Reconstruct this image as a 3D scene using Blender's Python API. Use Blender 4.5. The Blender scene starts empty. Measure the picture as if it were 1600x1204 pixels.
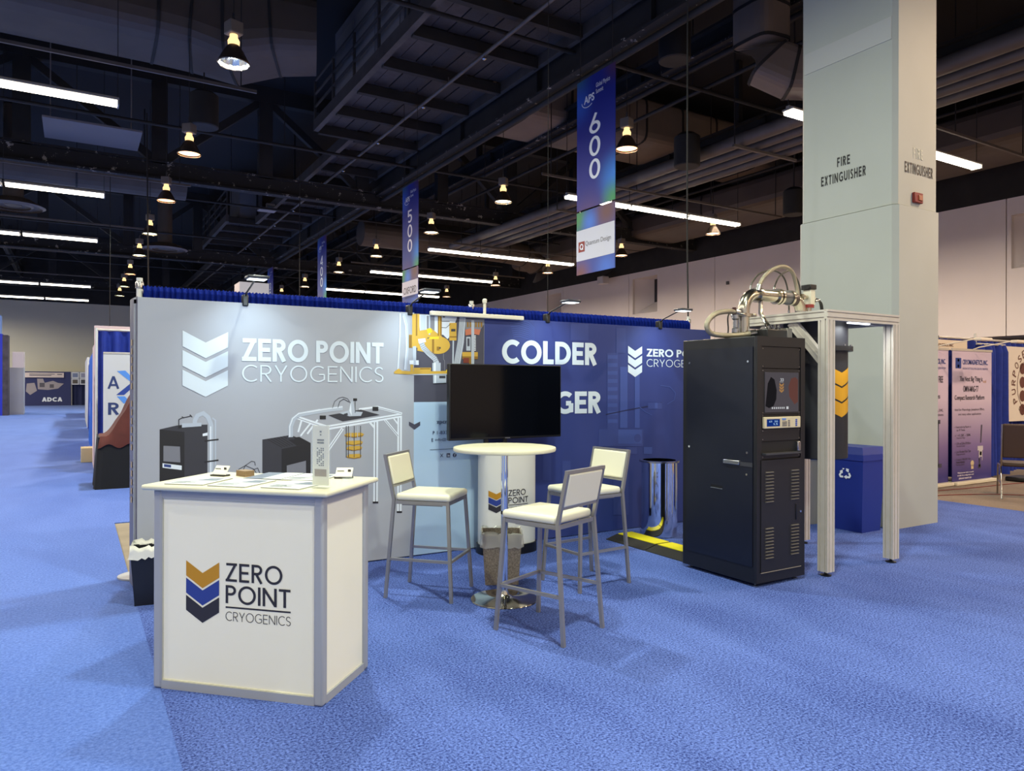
import bpy, bmesh, math, random
from mathutils import Vector, Matrix
random.seed(7)
R = math.radians
S = bpy.context.scene
COL = S.collection

# ------------------------------------------------------------------ camera, world, exposure
cam_d = bpy.data.cameras.new('camera'); cam = bpy.data.objects.new('camera', cam_d); COL.objects.link(cam)
cam_d.sensor_width = 36.0; cam_d.lens = 36.0 * 1138 / 1600
cam_d.clip_end = 300; cam_d.clip_start = 0.05
cam.location = (0, 0, 1.5)
cam.rotation_mode = 'QUATERNION'
cam.rotation_quaternion = (Matrix.Rotation(R(-30.9), 3, 'Z') @ Matrix.Rotation(R(90), 3, 'X') @ Matrix.Rotation(R(0.15), 3, 'Z')).to_quaternion()
S.camera = cam
w = bpy.data.worlds.new('world'); S.world = w; w.use_nodes = True
w.node_tree.nodes['Background'].inputs[0].default_value = (0, 0, 0, 1)   # closed hall: no sky
w.node_tree.nodes['Background'].inputs[1].default_value = 0
S.view_settings.view_transform = 'Standard'; S.view_settings.look = 'None'
S.view_settings.gamma = 1; S.view_settings.use_curve_mapping = False
S.view_settings.exposure = -0.45
S.cycles.use_light_tree = True
S.cycles.max_bounces = 6; S.cycles.diffuse_bounces = 3; S.cycles.glossy_bounces = 4; S.cycles.transmission_bounces = 6
S.cycles.transparent_max_bounces = 8; S.cycles.caustics_reflective = False; S.cycles.caustics_refractive = False
S.cycles.sample_clamp_indirect = 6.0

# high bay lamps hang on one grid through the hall, all of one power: (x, y, colour, watts, out of the picture?)
NEUTRAL = (1.0, 0.94, 0.78); GREEN = (0.93, 1.0, 0.82); WARM = (1.0, 0.74, 0.50); COOL = (0.90, 0.97, 1.0); WALLW = (1.0, 0.81, 0.64)
LAMP_Z = 6.5; LAMP_W = 420
LAMPS = []
for x, c, ys in ((-6.0, NEUTRAL, (-8, -3, 2, 7, 12, 17.2, 21.9, 27, 31.7, 37.3, 42.2, 46.7, 52, 57)),
                 (2.1, GREEN, (-8, -3, 2, 7, 12, 17.2, 21.9, 27, 31.7, 37.3, 42.2, 46.7)),
                 (10.0, WARM, (-8, -3, 2, 12, 17.2, 21.9, 27, 31.7, 37.3, 42.2)),
                 (18.0, WALLW, (-8, -3, 2, 7, 12, 17.2, 21.9, 27, 31.7, 37.3))):
    for y in ys:
        k = c
        if x == 2.1 and y == 12: k = COOL
        if x == 2.1 and y in (17.2, 21.9, 37.3): k = WARM
        if x == 10.0 and y > 12: k = NEUTRAL
        off = x == -6.0 or (x == 2.1 and y < 12) or (x == 10.0 and y < 7) or (x == 18.0 and y < 12)
        LAMPS.append((x, y, k, LAMP_W, off))

# ------------------------------------------------------------------ helpers
def srgb(*c):
    if len(c) == 1: c = c[0]
    return tuple(((v / 255) / 12.92 if v / 255 <= .04045 else (((v / 255) + .055) / 1.055) ** 2.4) for v in c) + (1,)
MATS = {}
def mat(name, rgb, rough=.5, metal=0., var=0., vscale=8., bump=0., bscale=60., spec=.5, coat=0., emit=0., alpha=None, trans=0.):
    if name in MATS: return MATS[name]
    m = bpy.data.materials.new(name); m.use_nodes = True
    nt = m.node_tree; b = nt.nodes['Principled BSDF']
    b.inputs['Base Color'].default_value = srgb(rgb); b.inputs['Roughness'].default_value = rough
    b.inputs['Metallic'].default_value = metal; b.inputs['Specular IOR Level'].default_value = spec
    b.inputs['Coat Weight'].default_value = coat
    if trans: b.inputs['Transmission Weight'].default_value = trans
    if alpha is not None: b.inputs['Alpha'].default_value = alpha
    if emit:
        b.inputs['Emission Color'].default_value = srgb(rgb); b.inputs['Emission Strength'].default_value = emit
    if var or bump:
        tc = nt.nodes.new('ShaderNodeTexCoord')
    if var:
        n = nt.nodes.new('ShaderNodeTexNoise'); n.inputs['Scale'].default_value = vscale; n.inputs['Detail'].default_value = 5
        mx = nt.nodes.new('ShaderNodeMixRGB'); mx.blend_type = 'MULTIPLY'; mx.inputs[0].default_value = 1
        mx.inputs[1].default_value = srgb(rgb)
        mr = nt.nodes.new('ShaderNodeMapRange'); mr.inputs['From Min'].default_value = .25; mr.inputs['From Max'].default_value = .75
        mr.inputs['To Min'].default_value = 1 - var; mr.inputs['To Max'].default_value = 1 + var
        nt.links.new(tc.outputs['Object'], n.inputs['Vector']); nt.links.new(n.outputs['Fac'], mr.inputs['Value'])
        nt.links.new(mr.outputs[0], mx.inputs[2]); nt.links.new(mx.outputs[0], b.inputs['Base Color'])
    if bump:
        n2 = nt.nodes.new('ShaderNodeTexNoise'); n2.inputs['Scale'].default_value = bscale; n2.inputs['Detail'].default_value = 3
        bp = nt.nodes.new('ShaderNodeBump'); bp.inputs['Strength'].default_value = bump; bp.inputs['Distance'].default_value = .01
        nt.links.new(tc.outputs['Object'], n2.inputs['Vector']); nt.links.new(n2.outputs['Fac'], bp.inputs['Height'])
        nt.links.new(bp.outputs[0], b.inputs['Normal'])
    MATS[name] = m
    return m
def emis(name, rgb, s):
    if name in MATS: return MATS[name]
    m = bpy.data.materials.new(name); m.use_nodes = True; nt = m.node_tree; nt.nodes.clear()
    o = nt.nodes.new('ShaderNodeOutputMaterial'); e = nt.nodes.new('ShaderNodeEmission')
    e.inputs[0].default_value = srgb(rgb); e.inputs[1].default_value = s; nt.links.new(e.outputs[0], o.inputs[0])
    MATS[name] = m; return m

class MB:
    """collects shapes, then becomes one mesh object"""
    def __init__(s): s.v = []; s.f = []; s.sm = []
    def add(s, vs, fs, smooth=False):
        n = len(s.v); s.v += [tuple(v) for v in vs]
        for f in fs: s.f.append([i + n for i in f]); s.sm.append(smooth)
        return s
    def box(s, x0, y0, z0, x1, y1, z1):
        vs = [(x0,y0,z0),(x1,y0,z0),(x1,y1,z0),(x0,y1,z0),(x0,y0,z1),(x1,y0,z1),(x1,y1,z1),(x0,y1,z1)]
        return s.add(vs, [(0,3,2,1),(4,5,6,7),(0,1,5,4),(1,2,6,5),(2,3,7,6),(3,0,4,7)])
    def rbox(s, x0, y0, z0, x1, y1, z1, b=.01, seg=2):
        bm = bmesh.new(); bmesh.ops.create_cube(bm, size=1)
        for v in bm.verts: v.co = Vector(((x0+x1)/2 + v.co.x*(x1-x0), (y0+y1)/2 + v.co.y*(y1-y0), (z0+z1)/2 + v.co.z*(z1-z0)))
        bmesh.ops.bevel(bm, geom=bm.edges[:] , offset=b, segments=seg, affect='EDGES', profile=.5)
        return s.bm(bm, True)
    def bm(s, bm, smooth=False, M=None):
        bm.verts.index_update(); bm.normal_update()
        vs = [(M @ v.co if M else v.co)[:] for v in bm.verts]; fs = [[v.index for v in f.verts] for f in bm.faces]
        flat = [max(abs(c_) for c_ in f.normal) > .999 for f in bm.faces]   # big flat sides stay flat, rounded edges shade smooth
        bm.free(); s.add(vs, fs, smooth)
        if smooth: s.sm[-len(fs):] = [not q for q in flat]
        return s
    def beam(s, a, b, w, h=None, up=(0,0,1)):
        """rectangular bar from a to b"""
        h = h or w; a = Vector(a); b = Vector(b); d = (b-a).normalized(); u = Vector(up)
        if abs(d.dot(u)) > .95: u = Vector((1,0,0))
        x = d.cross(u).normalized(); y = x.cross(d).normalized()
        vs = []
        for p in (a, b):
            for sx, sy in ((-1,-1),(1,-1),(1,1),(-1,1)): vs.append(p + x*sx*w/2 + y*sy*h/2)
        return s.add(vs, [(3,2,1,0),(4,5,6,7),(0,1,5,4),(1,2,6,5),(2,3,7,6),(3,0,4,7)])
    def tube(s, pts, r, n=10, cap=True, closed=False):
        pts = [Vector(p) for p in pts]; m = len(pts); rr = r if isinstance(r, (list, tuple)) else [r]*m
        prev = None; vs = []
        for i, p in enumerate(pts):
            if closed: d = pts[(i+1) % m] - pts[i-1]
            else: d = pts[min(i+1, m-1)] - pts[max(i-1, 0)]
            d.normalize()
            if prev is None:
                u = Vector((0,0,1)) if abs(d.z) < .9 else Vector((1,0,0))
                x = d.cross(u).normalized()
            else:
                x = (prev - d*prev.dot(d)).normalized()
            prev = x; y = d.cross(x)
            for k in range(n):
                t = 2*math.pi*k/n; vs.append(p + (x*math.cos(t) + y*math.sin(t))*rr[i])
        fs = []
        for i in range(m if closed else m-1):
            j = (i+1) % m
            for k in range(n): fs.append((i*n+k, i*n+(k+1) % n, j*n+(k+1) % n, j*n+k))
        s.add(vs, fs, True)
        if cap and not closed:
            s.add(vs[:n], [list(range(n))[::-1]]); s.add(vs[-n:], [list(range(n))])
        return s
    def lathe(s, prof, c=(0,0,0), n=24, ax='z', smooth=True, cap=True):
        """prof = [(radius, height)]; sharp corners of the outline stay sharp"""
        c = Vector(c); runs = [[prof[0]]]
        for i in range(1, len(prof)):
            runs[-1].append(prof[i])
            if i < len(prof)-1:
                u = Vector((prof[i][0]-prof[i-1][0], prof[i][1]-prof[i-1][1])); v = Vector((prof[i+1][0]-prof[i][0], prof[i+1][1]-prof[i][1]))
                if u.length > 1e-6 and v.length > 1e-6 and u.angle(v) > R(38): runs.append([prof[i]])
        def ring(r, h):
            out = []
            for k in range(n):
                t = 2*math.pi*k/n; x, y = r*math.cos(t), r*math.sin(t)
                out.append(c + Vector({'z': (x,y,h), 'x': (h,x,y), 'y': (y,h,x)}[ax]))
            return out
        for run in runs:
            vs = [v for p in run for v in ring(*p)]
            s.add(vs, [(i*n+k, i*n+(k+1) % n, (i+1)*n+(k+1) % n, (i+1)*n+k) for i in range(len(run)-1) for k in range(n)], smooth)
        if cap:
            if prof[0][0] > 1e-5: s.add(ring(*prof[0]), [list(range(n))[::-1]])
            if prof[-1][0] > 1e-5: s.add(ring(*prof[-1]), [list(range(n))])
        return s
    def prism(s, poly, a, b, x=None, y=None):
        """2d outline swept from a to b; x,y = plane axes"""
        a = Vector(a); b = Vector(b); d = (b-a).normalized()
        if x is None:
            u = Vector((0,0,1)) if abs(d.z) < .9 else Vector((0,1,0))
            x = d.cross(u).normalized(); y = x.cross(d).normalized()
        x = Vector(x); y = Vector(y); n = len(poly)
        vs = [a + x*p[0] + y*p[1] for p in poly] + [b + x*p[0] + y*p[1] for p in poly]
        return s.add(vs, [(i, (i+1) % n, n+(i+1) % n, n+i) for i in range(n)] + [list(range(n))[::-1], list(range(n, 2*n))])
    def poly(s, pts): return s.add(pts, [list(range(len(pts)))])
    def mesh(s, name, m):
        me = bpy.data.meshes.new(name); me.from_pydata(s.v, [], s.f); me.materials.append(m)
        me.polygons.foreach_set('use_smooth', s.sm)
        me.update(); return me
    def build(s, name, m, parent=None, world=False, fixn=True):
        me = s.mesh(name, m)
        if fixn:
            bm = bmesh.new(); bm.from_mesh(me); bmesh.ops.recalc_face_normals(bm, faces=bm.faces[:]); bm.to_mesh(me); bm.free()
        o = bpy.data.objects.new(name, me); COL.objects.link(o)
        if parent: attach(o, parent, world)
        return o
def wmat(o):
    m = o.matrix_basis.copy()
    return (wmat(o.parent) @ o.matrix_parent_inverse @ m) if o.parent else m
def attach(o, parent, world=False):
    o.parent = parent
    if world: o.matrix_parent_inverse = wmat(parent).inverted()
def tag(o, label, cat=None, group=None, kind=None):
    o['label'] = label
    if cat: o['category'] = cat
    if group: o['group'] = group
    if kind: o['kind'] = kind
    return o
def thing(name, label, cat, loc=(0,0,0), rz=0, group=None, kind=None):
    o = bpy.data.objects.new(name, None); COL.objects.link(o); o.empty_display_size = .1
    o.location = loc; o.rotation_euler = (0, 0, rz)
    return tag(o, label, cat, group, kind)
def copy_tree(o, parent=None):
    c = o.copy(); COL.objects.link(c)
    if parent is not None: c.parent = parent; c.matrix_parent_inverse = o.matrix_parent_inverse.copy()
    for ch in list(o.children): copy_tree(ch, c)
    return c

# ------------------------------------------------------------------ drawn lettering (cap height 1)
def arc(cx, cy, rx, ry, a0, a1, n=14):
    return [(cx + rx*math.cos(R(a0+(a1-a0)*i/n)), cy + ry*math.sin(R(a0+(a1-a0)*i/n))) for i in range(n+1)]
def glyph(ch, t):
    h = t/2
    if ch == 'I': return t, [[(h,0),(h,1)]]
    if ch == 'E': w=.56; return w, [[(h,0),(h,1)],[(h,1-h),(w,1-h)],[(h,.51),(w*.92,.51)],[(h,h),(w,h)]]
    if ch == 'F': w=.54; return w, [[(h,0),(h,1)],[(h,1-h),(w,1-h)],[(h,.49),(w*.9,.49)]]
    if ch == 'L': w=.50; return w, [[(h,0),(h,1)],[(h,h),(w,h)]]
    if ch == 'T': w=.60; return w, [[(w/2,0),(w/2,1)],[(0,1-h),(w,1-h)]]
    if ch == 'H': w=.70; return w, [[(h,0),(h,1)],[(w-h,0),(w-h,1)],[(h,.51),(w-h,.51)]]
    if ch == 'Z': w=.62; return w, [[(.03,1-h),(w,1-h)],[(0,h),(w,h)],[(w-t*.62,1-h),(t*.62,h)]]
    if ch == 'N': w=.74; return w, [[(h,0),(h,1)],[(w-h,0),(w-h,1)],[(h,1-h*.6),(w-h,h*.6)]]
    if ch == 'M': w=.92; return w, [[(h,0),(h,1)],[(w-h,0),(w-h,1)],[(h,1-h*.6),(w/2,.12)],[(w/2,.12),(w-h,1-h*.6)]]
    if ch == 'A': w=.74; return w, [[(h*.8,0),(w/2,1)],[(w-h*.8,0),(w/2,1)],[(w*.2,.3),(w*.8,.3)]]
    if ch == 'X': w=.66; return w, [[(h,0),(w-h,1)],[(h,1),(w-h,0)]]
    if ch == 'Y': w=.68; return w, [[(w/2,0),(w/2,.45)],[(h*.9,1),(w/2,.42)],[(w-h*.9,1),(w/2,.42)]]
    if ch == 'V': w=.70; return w, [[(h*.9,1),(w/2,0)],[(w-h*.9,1),(w/2,0)]]
    if ch in 'O': w=.94; p=arc(w/2,.5,w/2-h,.51-h,0,360,32)[:-1]; return w, [p+['c']]
    if ch == '0': w=.60; p=arc(w/2,.5,w/2-h,.5-h,0,360,28)[:-1]; return w, [p+['c']]
    if ch == 'Q': w=.94; p=arc(w/2,.5,w/2-h,.51-h,0,360,32)[:-1]; return w, [p+['c'],[(w*.58,.3),(w*.92,0)]]
    if ch == 'C': w=.78; return w, [arc(.47,.5,.47-h,.51-h,48,312,24)]
    if ch == 'G': w=.84; return w, [arc(.47,.5,.47-h,.51-h,48,300,24)+[(w-h,.16),(w-h,.47)],[(w-h,.47),(.5,.47)]]
    if ch == 'D': w=.76; return w, [[(h,0),(h,1)],[(h,1-h)]+arc(.30,.5,w-.30-h,.5-h,90,-90,16)+[(h,h)]]
    if ch == 'P': w=.56; b=.44; return w, [[(h,0),(h,1)],[(h,1-h)]+arc(w-.28,.72,.28-h,.28-h,90,-90,12)+[(h,b+h)]]
    if ch == 'R': w=.60; b=.44; return w, [[(h,0),(h,1)],[(h,1-h)]+arc(w-.30,.72,.28-h,.28-h,90,-90,12)+[(h,b+h)],[(w*.42,b+h),(w-h*.9,0)]]
    if ch == 'U': w=.70; return w, [[(h,1),(h,.35)]+arc(w/2,.35,w/2-h,.35-h,180,360,14)+[(w-h,.35),(w-h,1)]]
    if ch == 'S': w=.54; return w, [arc(w/2,.74,w/2-h,.26-h,25,250,14)+arc(w/2,.26,w/2-h,.26-h,70,-155,14)]
    if ch == 'J': w=.42; return w, [[(w-h,1),(w-h,.3)]+arc(w/2-.02,.26,w/2-h,.26-h,0,-150,10)]
    if ch == '5': w=.56; return w, [[(w*.9,1-h),(h+.04,1-h),(h+.02,.56)]+arc(w/2-.02,.33,w/2-h,.33-h,125,-140,16)]
    if ch == '4': w=.62; return w, [[(w*.74,0),(w*.74,1)],[(w*.74,1-h),(h*.6,.24)],[(h*.4,.24),(w,.24)]]
    if ch == '6': w=.60; p=arc(w/2,.31,w/2-h,.31-h,0,360,24)[:-1]; return w, [p+['c'],[(h*1.1,.36),(w*.62,1)]]
    if ch == '3': w=.54; return w, [arc(w/2,.75,w/2-h,.25-h,150,-80,12),arc(w/2,.27,w/2-h,.27-h,85,-150,12)]
    if ch == '1': w=.34; return w, [[(w-h,0),(w-h,1)],[(w-h,1-h),(0,.76)]]
    if ch == '-': w=.34; return w, [[(0,.42),(w,.42)]]
    if ch == '.': w=t; return w, [[(h,0),(h,t)]]
    if ch == ',': w=t; return w, [[(h,t),(h*.4,-t*.6)]]
    return .34, []
def ribbon(pts, t):
    closed = pts[-1] == 'c'
    p = [Vector(q) for q in (pts[:-1] if closed else pts)]
    q = [p[0]]
    for a in p[1:]:
        if (a-q[-1]).length > 1e-5: q.append(a)
    p = q; n = len(p); L = []; Rr = []
    for i in range(n):
        d1 = (p[i]-p[i-1]) if (i > 0 or closed) else (p[1]-p[0])
        d2 = (p[(i+1) % n]-p[i]) if (i < n-1 or closed) else d1
        d1 = d1.normalized(); d2 = d2.normalized()
        n1 = Vector((-d1.y, d1.x)); n2 = Vector((-d2.y, d2.x)); m = n1+n2
        m = n1 if m.length < 1e-4 else m.normalized()
        k = t/2/max(.45, m.dot(n1)); L.append(p[i]+m*k); Rr.append(p[i]-m*k)
    return [[L[i], L[(i+1) % n], Rr[(i+1) % n], Rr[i]] for i in range(n if closed else n-1)]
def lettering(text, x0, x1, z0, z1, t=.14, gap=.11, space=.30):
    """quads filling x0..x1 by z0..z1"""
    x = 0; out = []
    for ch in text:
        if ch == ' ': x += space; continue
        w, st = glyph(ch, t)
        for k, s_ in enumerate(st):
            for q in ribbon(s_, t): out.append([(v[0]+x, v[1], k) for v in q])
        x += w + gap
    x -= gap; sx = (x1-x0)/x; sz = z1-z0
    return [[(x0+v[0]*sx, z0+v[1]*sz, v[2]) for v in q] for q in out]
def chevrons(x0, x1, z, drop, h, pitch, n=3):
    xm = (x0+x1)/2
    return [[[(x0,z-i*pitch),(xm,z-drop-i*pitch),(xm,z-drop-h-i*pitch),(x0,z-h-i*pitch)],[(xm,z-drop-i*pitch),(x1,z-i*pitch),(x1,z-h-i*pitch),(xm,z-drop-h-i*pitch)]] for i in range(n)]
def sliced(quads, n=5):
    out = []
    for (a, b, c, d) in quads:
        for i in range(n):
            s0, s1 = i/n, (i+1)/n; L = lambda p, q, t: (p[0]+(q[0]-p[0])*t, p[1]+(q[1]-p[1])*t)
            out.append([L(a,b,s0), L(a,b,s1), L(d,c,s1), L(d,c,s0)])
    return out
def plane_map(o, ux, uz):
    o = Vector(o); ux = Vector(ux); uz = Vector(uz)
    return lambda p: o + ux*p[0] + uz*p[1]
def printed(name, polys, mp, m, parent, world=True, label=None):
    b = MB()
    for q in polys:
        pts = []
        for v in q:
            p = Vector(mp(v))
            if len(v) > 2 and v[2]:   # crossing strokes lie a hair above each other
                n = (Vector(mp((v[0]+.002, v[1])))-p).cross(Vector(mp((v[0], v[1]+.002)))-p)
                p = p + n.normalized()*.0006*v[2]
            pts.append(p)
        b.poly(pts)
    o = b.build(name, m, parent, world, fixn=False)
    if label: o['label'] = label
    return o
TEXTS = []
def small_text(name, text, origin, ux, uz, width, height, m, parent, bold=0., align='LEFT'):
    """fine print in the built-in typeface, sized to width x height"""
    cu = bpy.data.curves.new(name, 'FONT'); cu.body = text; cu.size = 1; cu.offset = bold; cu.align_x = align
    cu.resolution_u = 3
    cu.materials.append(m); o = bpy.data.objects.new(name, cu); COL.objects.link(o)
    ux = Vector(ux).normalized(); uz = Vector(uz).normalized(); n = ux.cross(uz)
    TEXTS.append((o, Vector(origin), ux, uz, n, width, height, parent))
    return o
PRINTS = [
('rack_print','ink_black',1,'p',[(0.527,1.171),(0.695,1.147),(0.696,0.65),(0.528,0.663)],0),
('rack_print','ink_dark',1,'p',[(0.695,1.147),(0.855,1.198),(0.855,0.638),(0.696,0.65)],0),
('rack_print','ink_dark',1,'p',[(0.527,1.171),(0.643,1.197),(0.855,1.198),(0.695,1.147)],0),
('rack_print','ink_grey',2,'p',[(0.553,1.05),(0.664,1.039),(0.667,0.921),(0.553,0.936)],0),
('rack_print','ink_white',2,'p',[(0.547,0.922),(0.677,0.897),(0.676,0.864),(0.547,0.889)],0),
('rack_print','ink_blue',3,'p',[(0.557,0.915),(0.604,0.906),(0.604,0.886),(0.557,0.895)],0),
('rack_print','ink_silver',3,'l',[(0.765,1.191),(0.767,1.233),(0.786,1.269),(0.825,1.284),(0.859,1.254),(0.881,1.193),(0.882,0.663)],0.031),
('rack_print','ink_white',4,'l',[(0.877,1.184),(0.879,0.664)],0.008),
('rack_print','ink_silver',3,'l',[(0.889,1.248),(0.911,1.229),(0.913,0.661)],0.011),
('rack_print','ink_black',4,'l',[(0.834,1.074),(0.934,1.083)],0.011),
('rack_print','ink_black',4,'l',[(0.834,0.915),(0.934,0.925)],0.011),
('rack_print','ink_black',4,'l',[(0.834,0.769),(0.934,0.777)],0.012),
('rack_print','ink_dark',3,'l',[(0.656,1.19),(0.656,1.24),(0.676,1.251),(0.744,1.265)],0.007),
('rack_print','ink_dark',3,'l',[(0.676,1.262),(0.693,1.251)],0.006),
('rack_print','ink_dark',3,'l',[(0.731,1.275),(0.748,1.256)],0.007),
('rack_print','ink_silver',3,'p',[(0.677,1.212),(0.812,1.213),(0.812,1.187),(0.677,1.18)],0),
('rack_print','ink_black',4,'p',[(0.652,1.197),(0.677,1.2),(0.677,1.175),(0.652,1.173)],0),
('rack_print','ink_white',4,'p',[(0.821,1.13),(0.855,1.138),(0.855,1.115),(0.821,1.111)],0),
('rack_print','ink_dark',3,'l',[(1.067,0.801),(1.081,0.847),(1.13,0.873),(1.194,0.841),(1.222,0.791)],0.005),
('rack_print','ink_dark',3,'l',[(1.094,0.799),(1.13,0.873),(1.176,0.904),(1.199,0.898),(1.204,0.869)],0.005),
('rack_print','ink_dark',3,'l',[(1.158,0.824),(1.222,0.849),(1.245,0.79)],0.005),
('rack_print','ink_white',3,'p',[(1.126,0.826),(1.167,0.828),(1.167,0.812),(1.126,0.81)],0),
('frame_print','ink_dark',1,'p',[(1.257,1.07),(1.405,0.989),(1.406,0.595),(1.258,0.606)],0),
('frame_print','ink_black',1,'p',[(1.405,0.989),(1.637,1.029),(1.638,0.577),(1.406,0.595)],0),
('frame_print','ink_dark',1,'p',[(1.257,1.07),(1.477,1.099),(1.637,1.029),(1.405,0.989)],0),
('frame_print','ink_black',2,'p',[(1.443,1.071),(1.545,1.082),(1.637,1.029),(1.525,1.011)],0),
('frame_print','ink_black',2,'l',[(1.296,1.071),(1.41,1.002)],0.005),
('frame_print','ink_black',2,'l',[(1.32,1.075),(1.431,1.006)],0.005),
('frame_print','ink_black',2,'l',[(1.345,1.079),(1.452,1.01)],0.005),
('frame_print','ink_black',2,'l',[(1.369,1.083),(1.473,1.014)],0.005),
('frame_print','ink_black',2,'l',[(1.394,1.087),(1.494,1.018)],0.005),
('frame_print','ink_black',2,'l',[(1.419,1.091),(1.516,1.022)],0.005),
('frame_print','ink_grey',2,'p',[(1.446,0.856),(1.599,0.887),(1.6,0.709),(1.447,0.699)],0),
('frame_print','ink_silver',3,'l',[(1.477,1.08),(1.476,1.168),(1.498,1.226),(1.544,1.26),(1.713,1.29)],0.036),
('frame_print','ink_white',4,'l',[(1.469,1.085),(1.469,1.168),(1.491,1.231),(1.539,1.27),(1.713,1.298)],0.008),
('frame_print','ink_dark',3,'p',[(1.448,1.08),(1.506,1.083),(1.506,1.064),(1.448,1.061)],0),
('frame_print','ink_silver',3,'l',[(1.608,1.272),(1.749,1.293),(1.902,1.312)],0.036),
('frame_print','ink_white',4,'l',[(1.608,1.28),(1.749,1.301),(1.902,1.319)],0.008),
('frame_print','ink_white',2,'p',[(1.766,1.167),(2.429,1.259),(2.429,1.222),(1.766,1.128)],0),
('frame_print','ink_grey',3,'l',[(1.766,1.149),(2.429,1.241)],0.005),
('frame_print','ink_white',2,'p',[(2.194,1.322),(2.211,1.322),(2.431,1.263),(2.429,1.244),(2.19,1.304)],0),
('frame_print','ink_grey',3,'l',[(2.202,1.31),(2.425,1.253)],0.004),
('frame_print','ink_white',2,'p',[(2.042,1.305),(2.207,1.323),(2.207,1.307),(2.042,1.287)],0),
('frame_print','ink_white',2,'p',[(1.522,1.227),(1.532,1.252),(1.773,1.167),(1.77,1.127)],0),
('frame_print','ink_grey',3,'l',[(1.528,1.236),(1.766,1.149)],0.004),
('frame_print','ink_white',2,'l',[(1.562,1.212),(1.536,1.12)],0.015),
('frame_print','ink_white',2,'l',[(1.64,1.195),(1.555,1.089)],0.014),
('frame_print','ink_white',2,'p',[(2.173,1.189),(2.213,1.193),(2.211,0.504),(2.17,0.507)],0),
('frame_print','ink_grey',3,'l',[(2.191,1.186),(2.191,0.509)],0.008),
('frame_print','ink_white',2,'p',[(2.387,1.223),(2.429,1.224),(2.428,0.403),(2.386,0.407)],0),
('frame_print','ink_grey',3,'l',[(2.407,1.218),(2.407,0.409)],0.006),
('frame_print','ink_black',3,'p',[(2.166,0.511),(2.215,0.508),(2.215,0.491),(2.166,0.495)],0),
('frame_print','ink_black',3,'p',[(2.383,0.411),(2.432,0.407),(2.432,0.391),(2.383,0.395)],0),
('frame_print','ink_white',1,'p',[(1.655,1.163),(1.687,1.17),(1.684,0.491),(1.653,0.494)],0),
('frame_print','ink_white',2,'l',[(1.902,1.139),(1.778,0.963)],0.027),
('frame_print','ink_grey',3,'l',[(1.898,1.133),(1.78,0.967)],0.005),
('frame_print','ink_white',2,'l',[(2.273,1.203),(2.399,1.057)],0.021),
('frame_print','ink_grey',3,'l',[(2.276,1.198),(2.394,1.061)],0.005),
('frame_print','ink_white',2,'l',[(2.139,1.183),(2.19,1.126)],0.018),
('frame_print','ink_white',2,'l',[(2.354,1.211),(2.394,1.16)],0.012),
('frame_print','ink_white',2,'l',[(1.694,1.217),(1.609,1.103)],0.015),
('frame_print','ink_dark',3,'p',[(1.781,1.251),(2.059,1.294),(2.227,1.246),(1.902,1.198)],0),
('frame_print','ink_gold',4,'p',[(1.916,1.085),(1.941,1.1),(2.061,1.101),(2.088,1.086),(2.07,1.064),(1.933,1.067)],0),
('frame_print','ink_brass',5,'l',[(1.92,1.077),(2.001,1.063),(2.079,1.075)],0.007),
('frame_print','ink_gold',4,'p',[(1.926,1.019),(1.948,1.034),(2.055,1.035),(2.078,1.02),(2.062,0.998),(1.941,1.001)],0),
('frame_print','ink_brass',5,'l',[(1.929,1.011),(2.001,0.997),(2.07,1.009)],0.006),
('frame_print','ink_gold',4,'p',[(1.931,0.974),(1.952,0.989),(2.051,0.99),(2.073,0.975),(2.059,0.953),(1.945,0.956)],0),
('frame_print','ink_brass',5,'l',[(1.934,0.966),(2.001,0.952),(2.066,0.964)],0.006),
('frame_print','ink_gold',4,'p',[(1.936,0.907),(1.955,0.922),(2.048,0.923),(2.068,0.907),(2.055,0.885),(1.949,0.889)],0),
('frame_print','ink_brass',5,'l',[(1.939,0.899),(2.002,0.885),(2.061,0.896)],0.006),
('frame_print','ink_dark',5,'l',[(1.933,1.16),(1.934,0.897)],0.006),
('frame_print','ink_dark',5,'l',[(1.951,1.16),(1.952,0.896)],0.006),
('frame_print','ink_dark',5,'l',[(2.001,1.158),(2.001,0.894)],0.005),
('frame_print','ink_dark',5,'l',[(2.056,1.157),(2.056,0.891)],0.006),
('frame_print','ink_silver',5,'l',[(1.972,1.155),(1.972,1.059)],0.005),
('frame_print','ink_silver',5,'l',[(2.03,1.154),(2.03,1.057)],0.005),
('frame_print','ink_silver',4,'p',[(1.87,1.269),(1.951,1.287),(1.984,1.387),(2.0,1.323),(2.009,1.279),(2.075,1.273),(2.059,1.241),(1.959,1.239)],0),
('frame_print','ink_dark',5,'p',[(1.91,1.26),(1.943,1.268),(1.947,1.248),(1.918,1.246)],0),
('frame_print','ink_white',5,'p',[(1.959,1.283),(1.971,1.363),(1.98,1.243)],0),
('frame_print','ink_dark',4,'l',[(1.815,1.309),(1.833,1.364),(1.869,1.392),(1.902,1.4),(1.943,1.387),(1.971,1.347)],0.004),
('frame_print','ink_dark',4,'l',[(1.861,1.313),(1.877,1.364),(1.91,1.384),(1.955,1.359)],0.005),
('frame_print','ink_black',5,'p',[(1.71,1.25),(1.761,1.249),(1.761,1.219),(1.71,1.22)],0),
('frame_print','ink_black',5,'p',[(2.161,1.317),(2.213,1.316),(2.213,1.281),(2.161,1.282)],0),
('frame_print','ink_black',5,'p',[(1.992,1.389),(2.025,1.388),(2.025,1.367),(1.992,1.367)],0),
('frame_print','ink_dark',4,'l',[(2.009,1.367),(2.009,1.266)],0.005),
('contact_print','ink_slate',4,'p',[(2.494,1.183),(2.546,1.157),(2.6,1.181),(2.601,1.147),(2.546,1.111),(2.494,1.15)],0),
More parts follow.
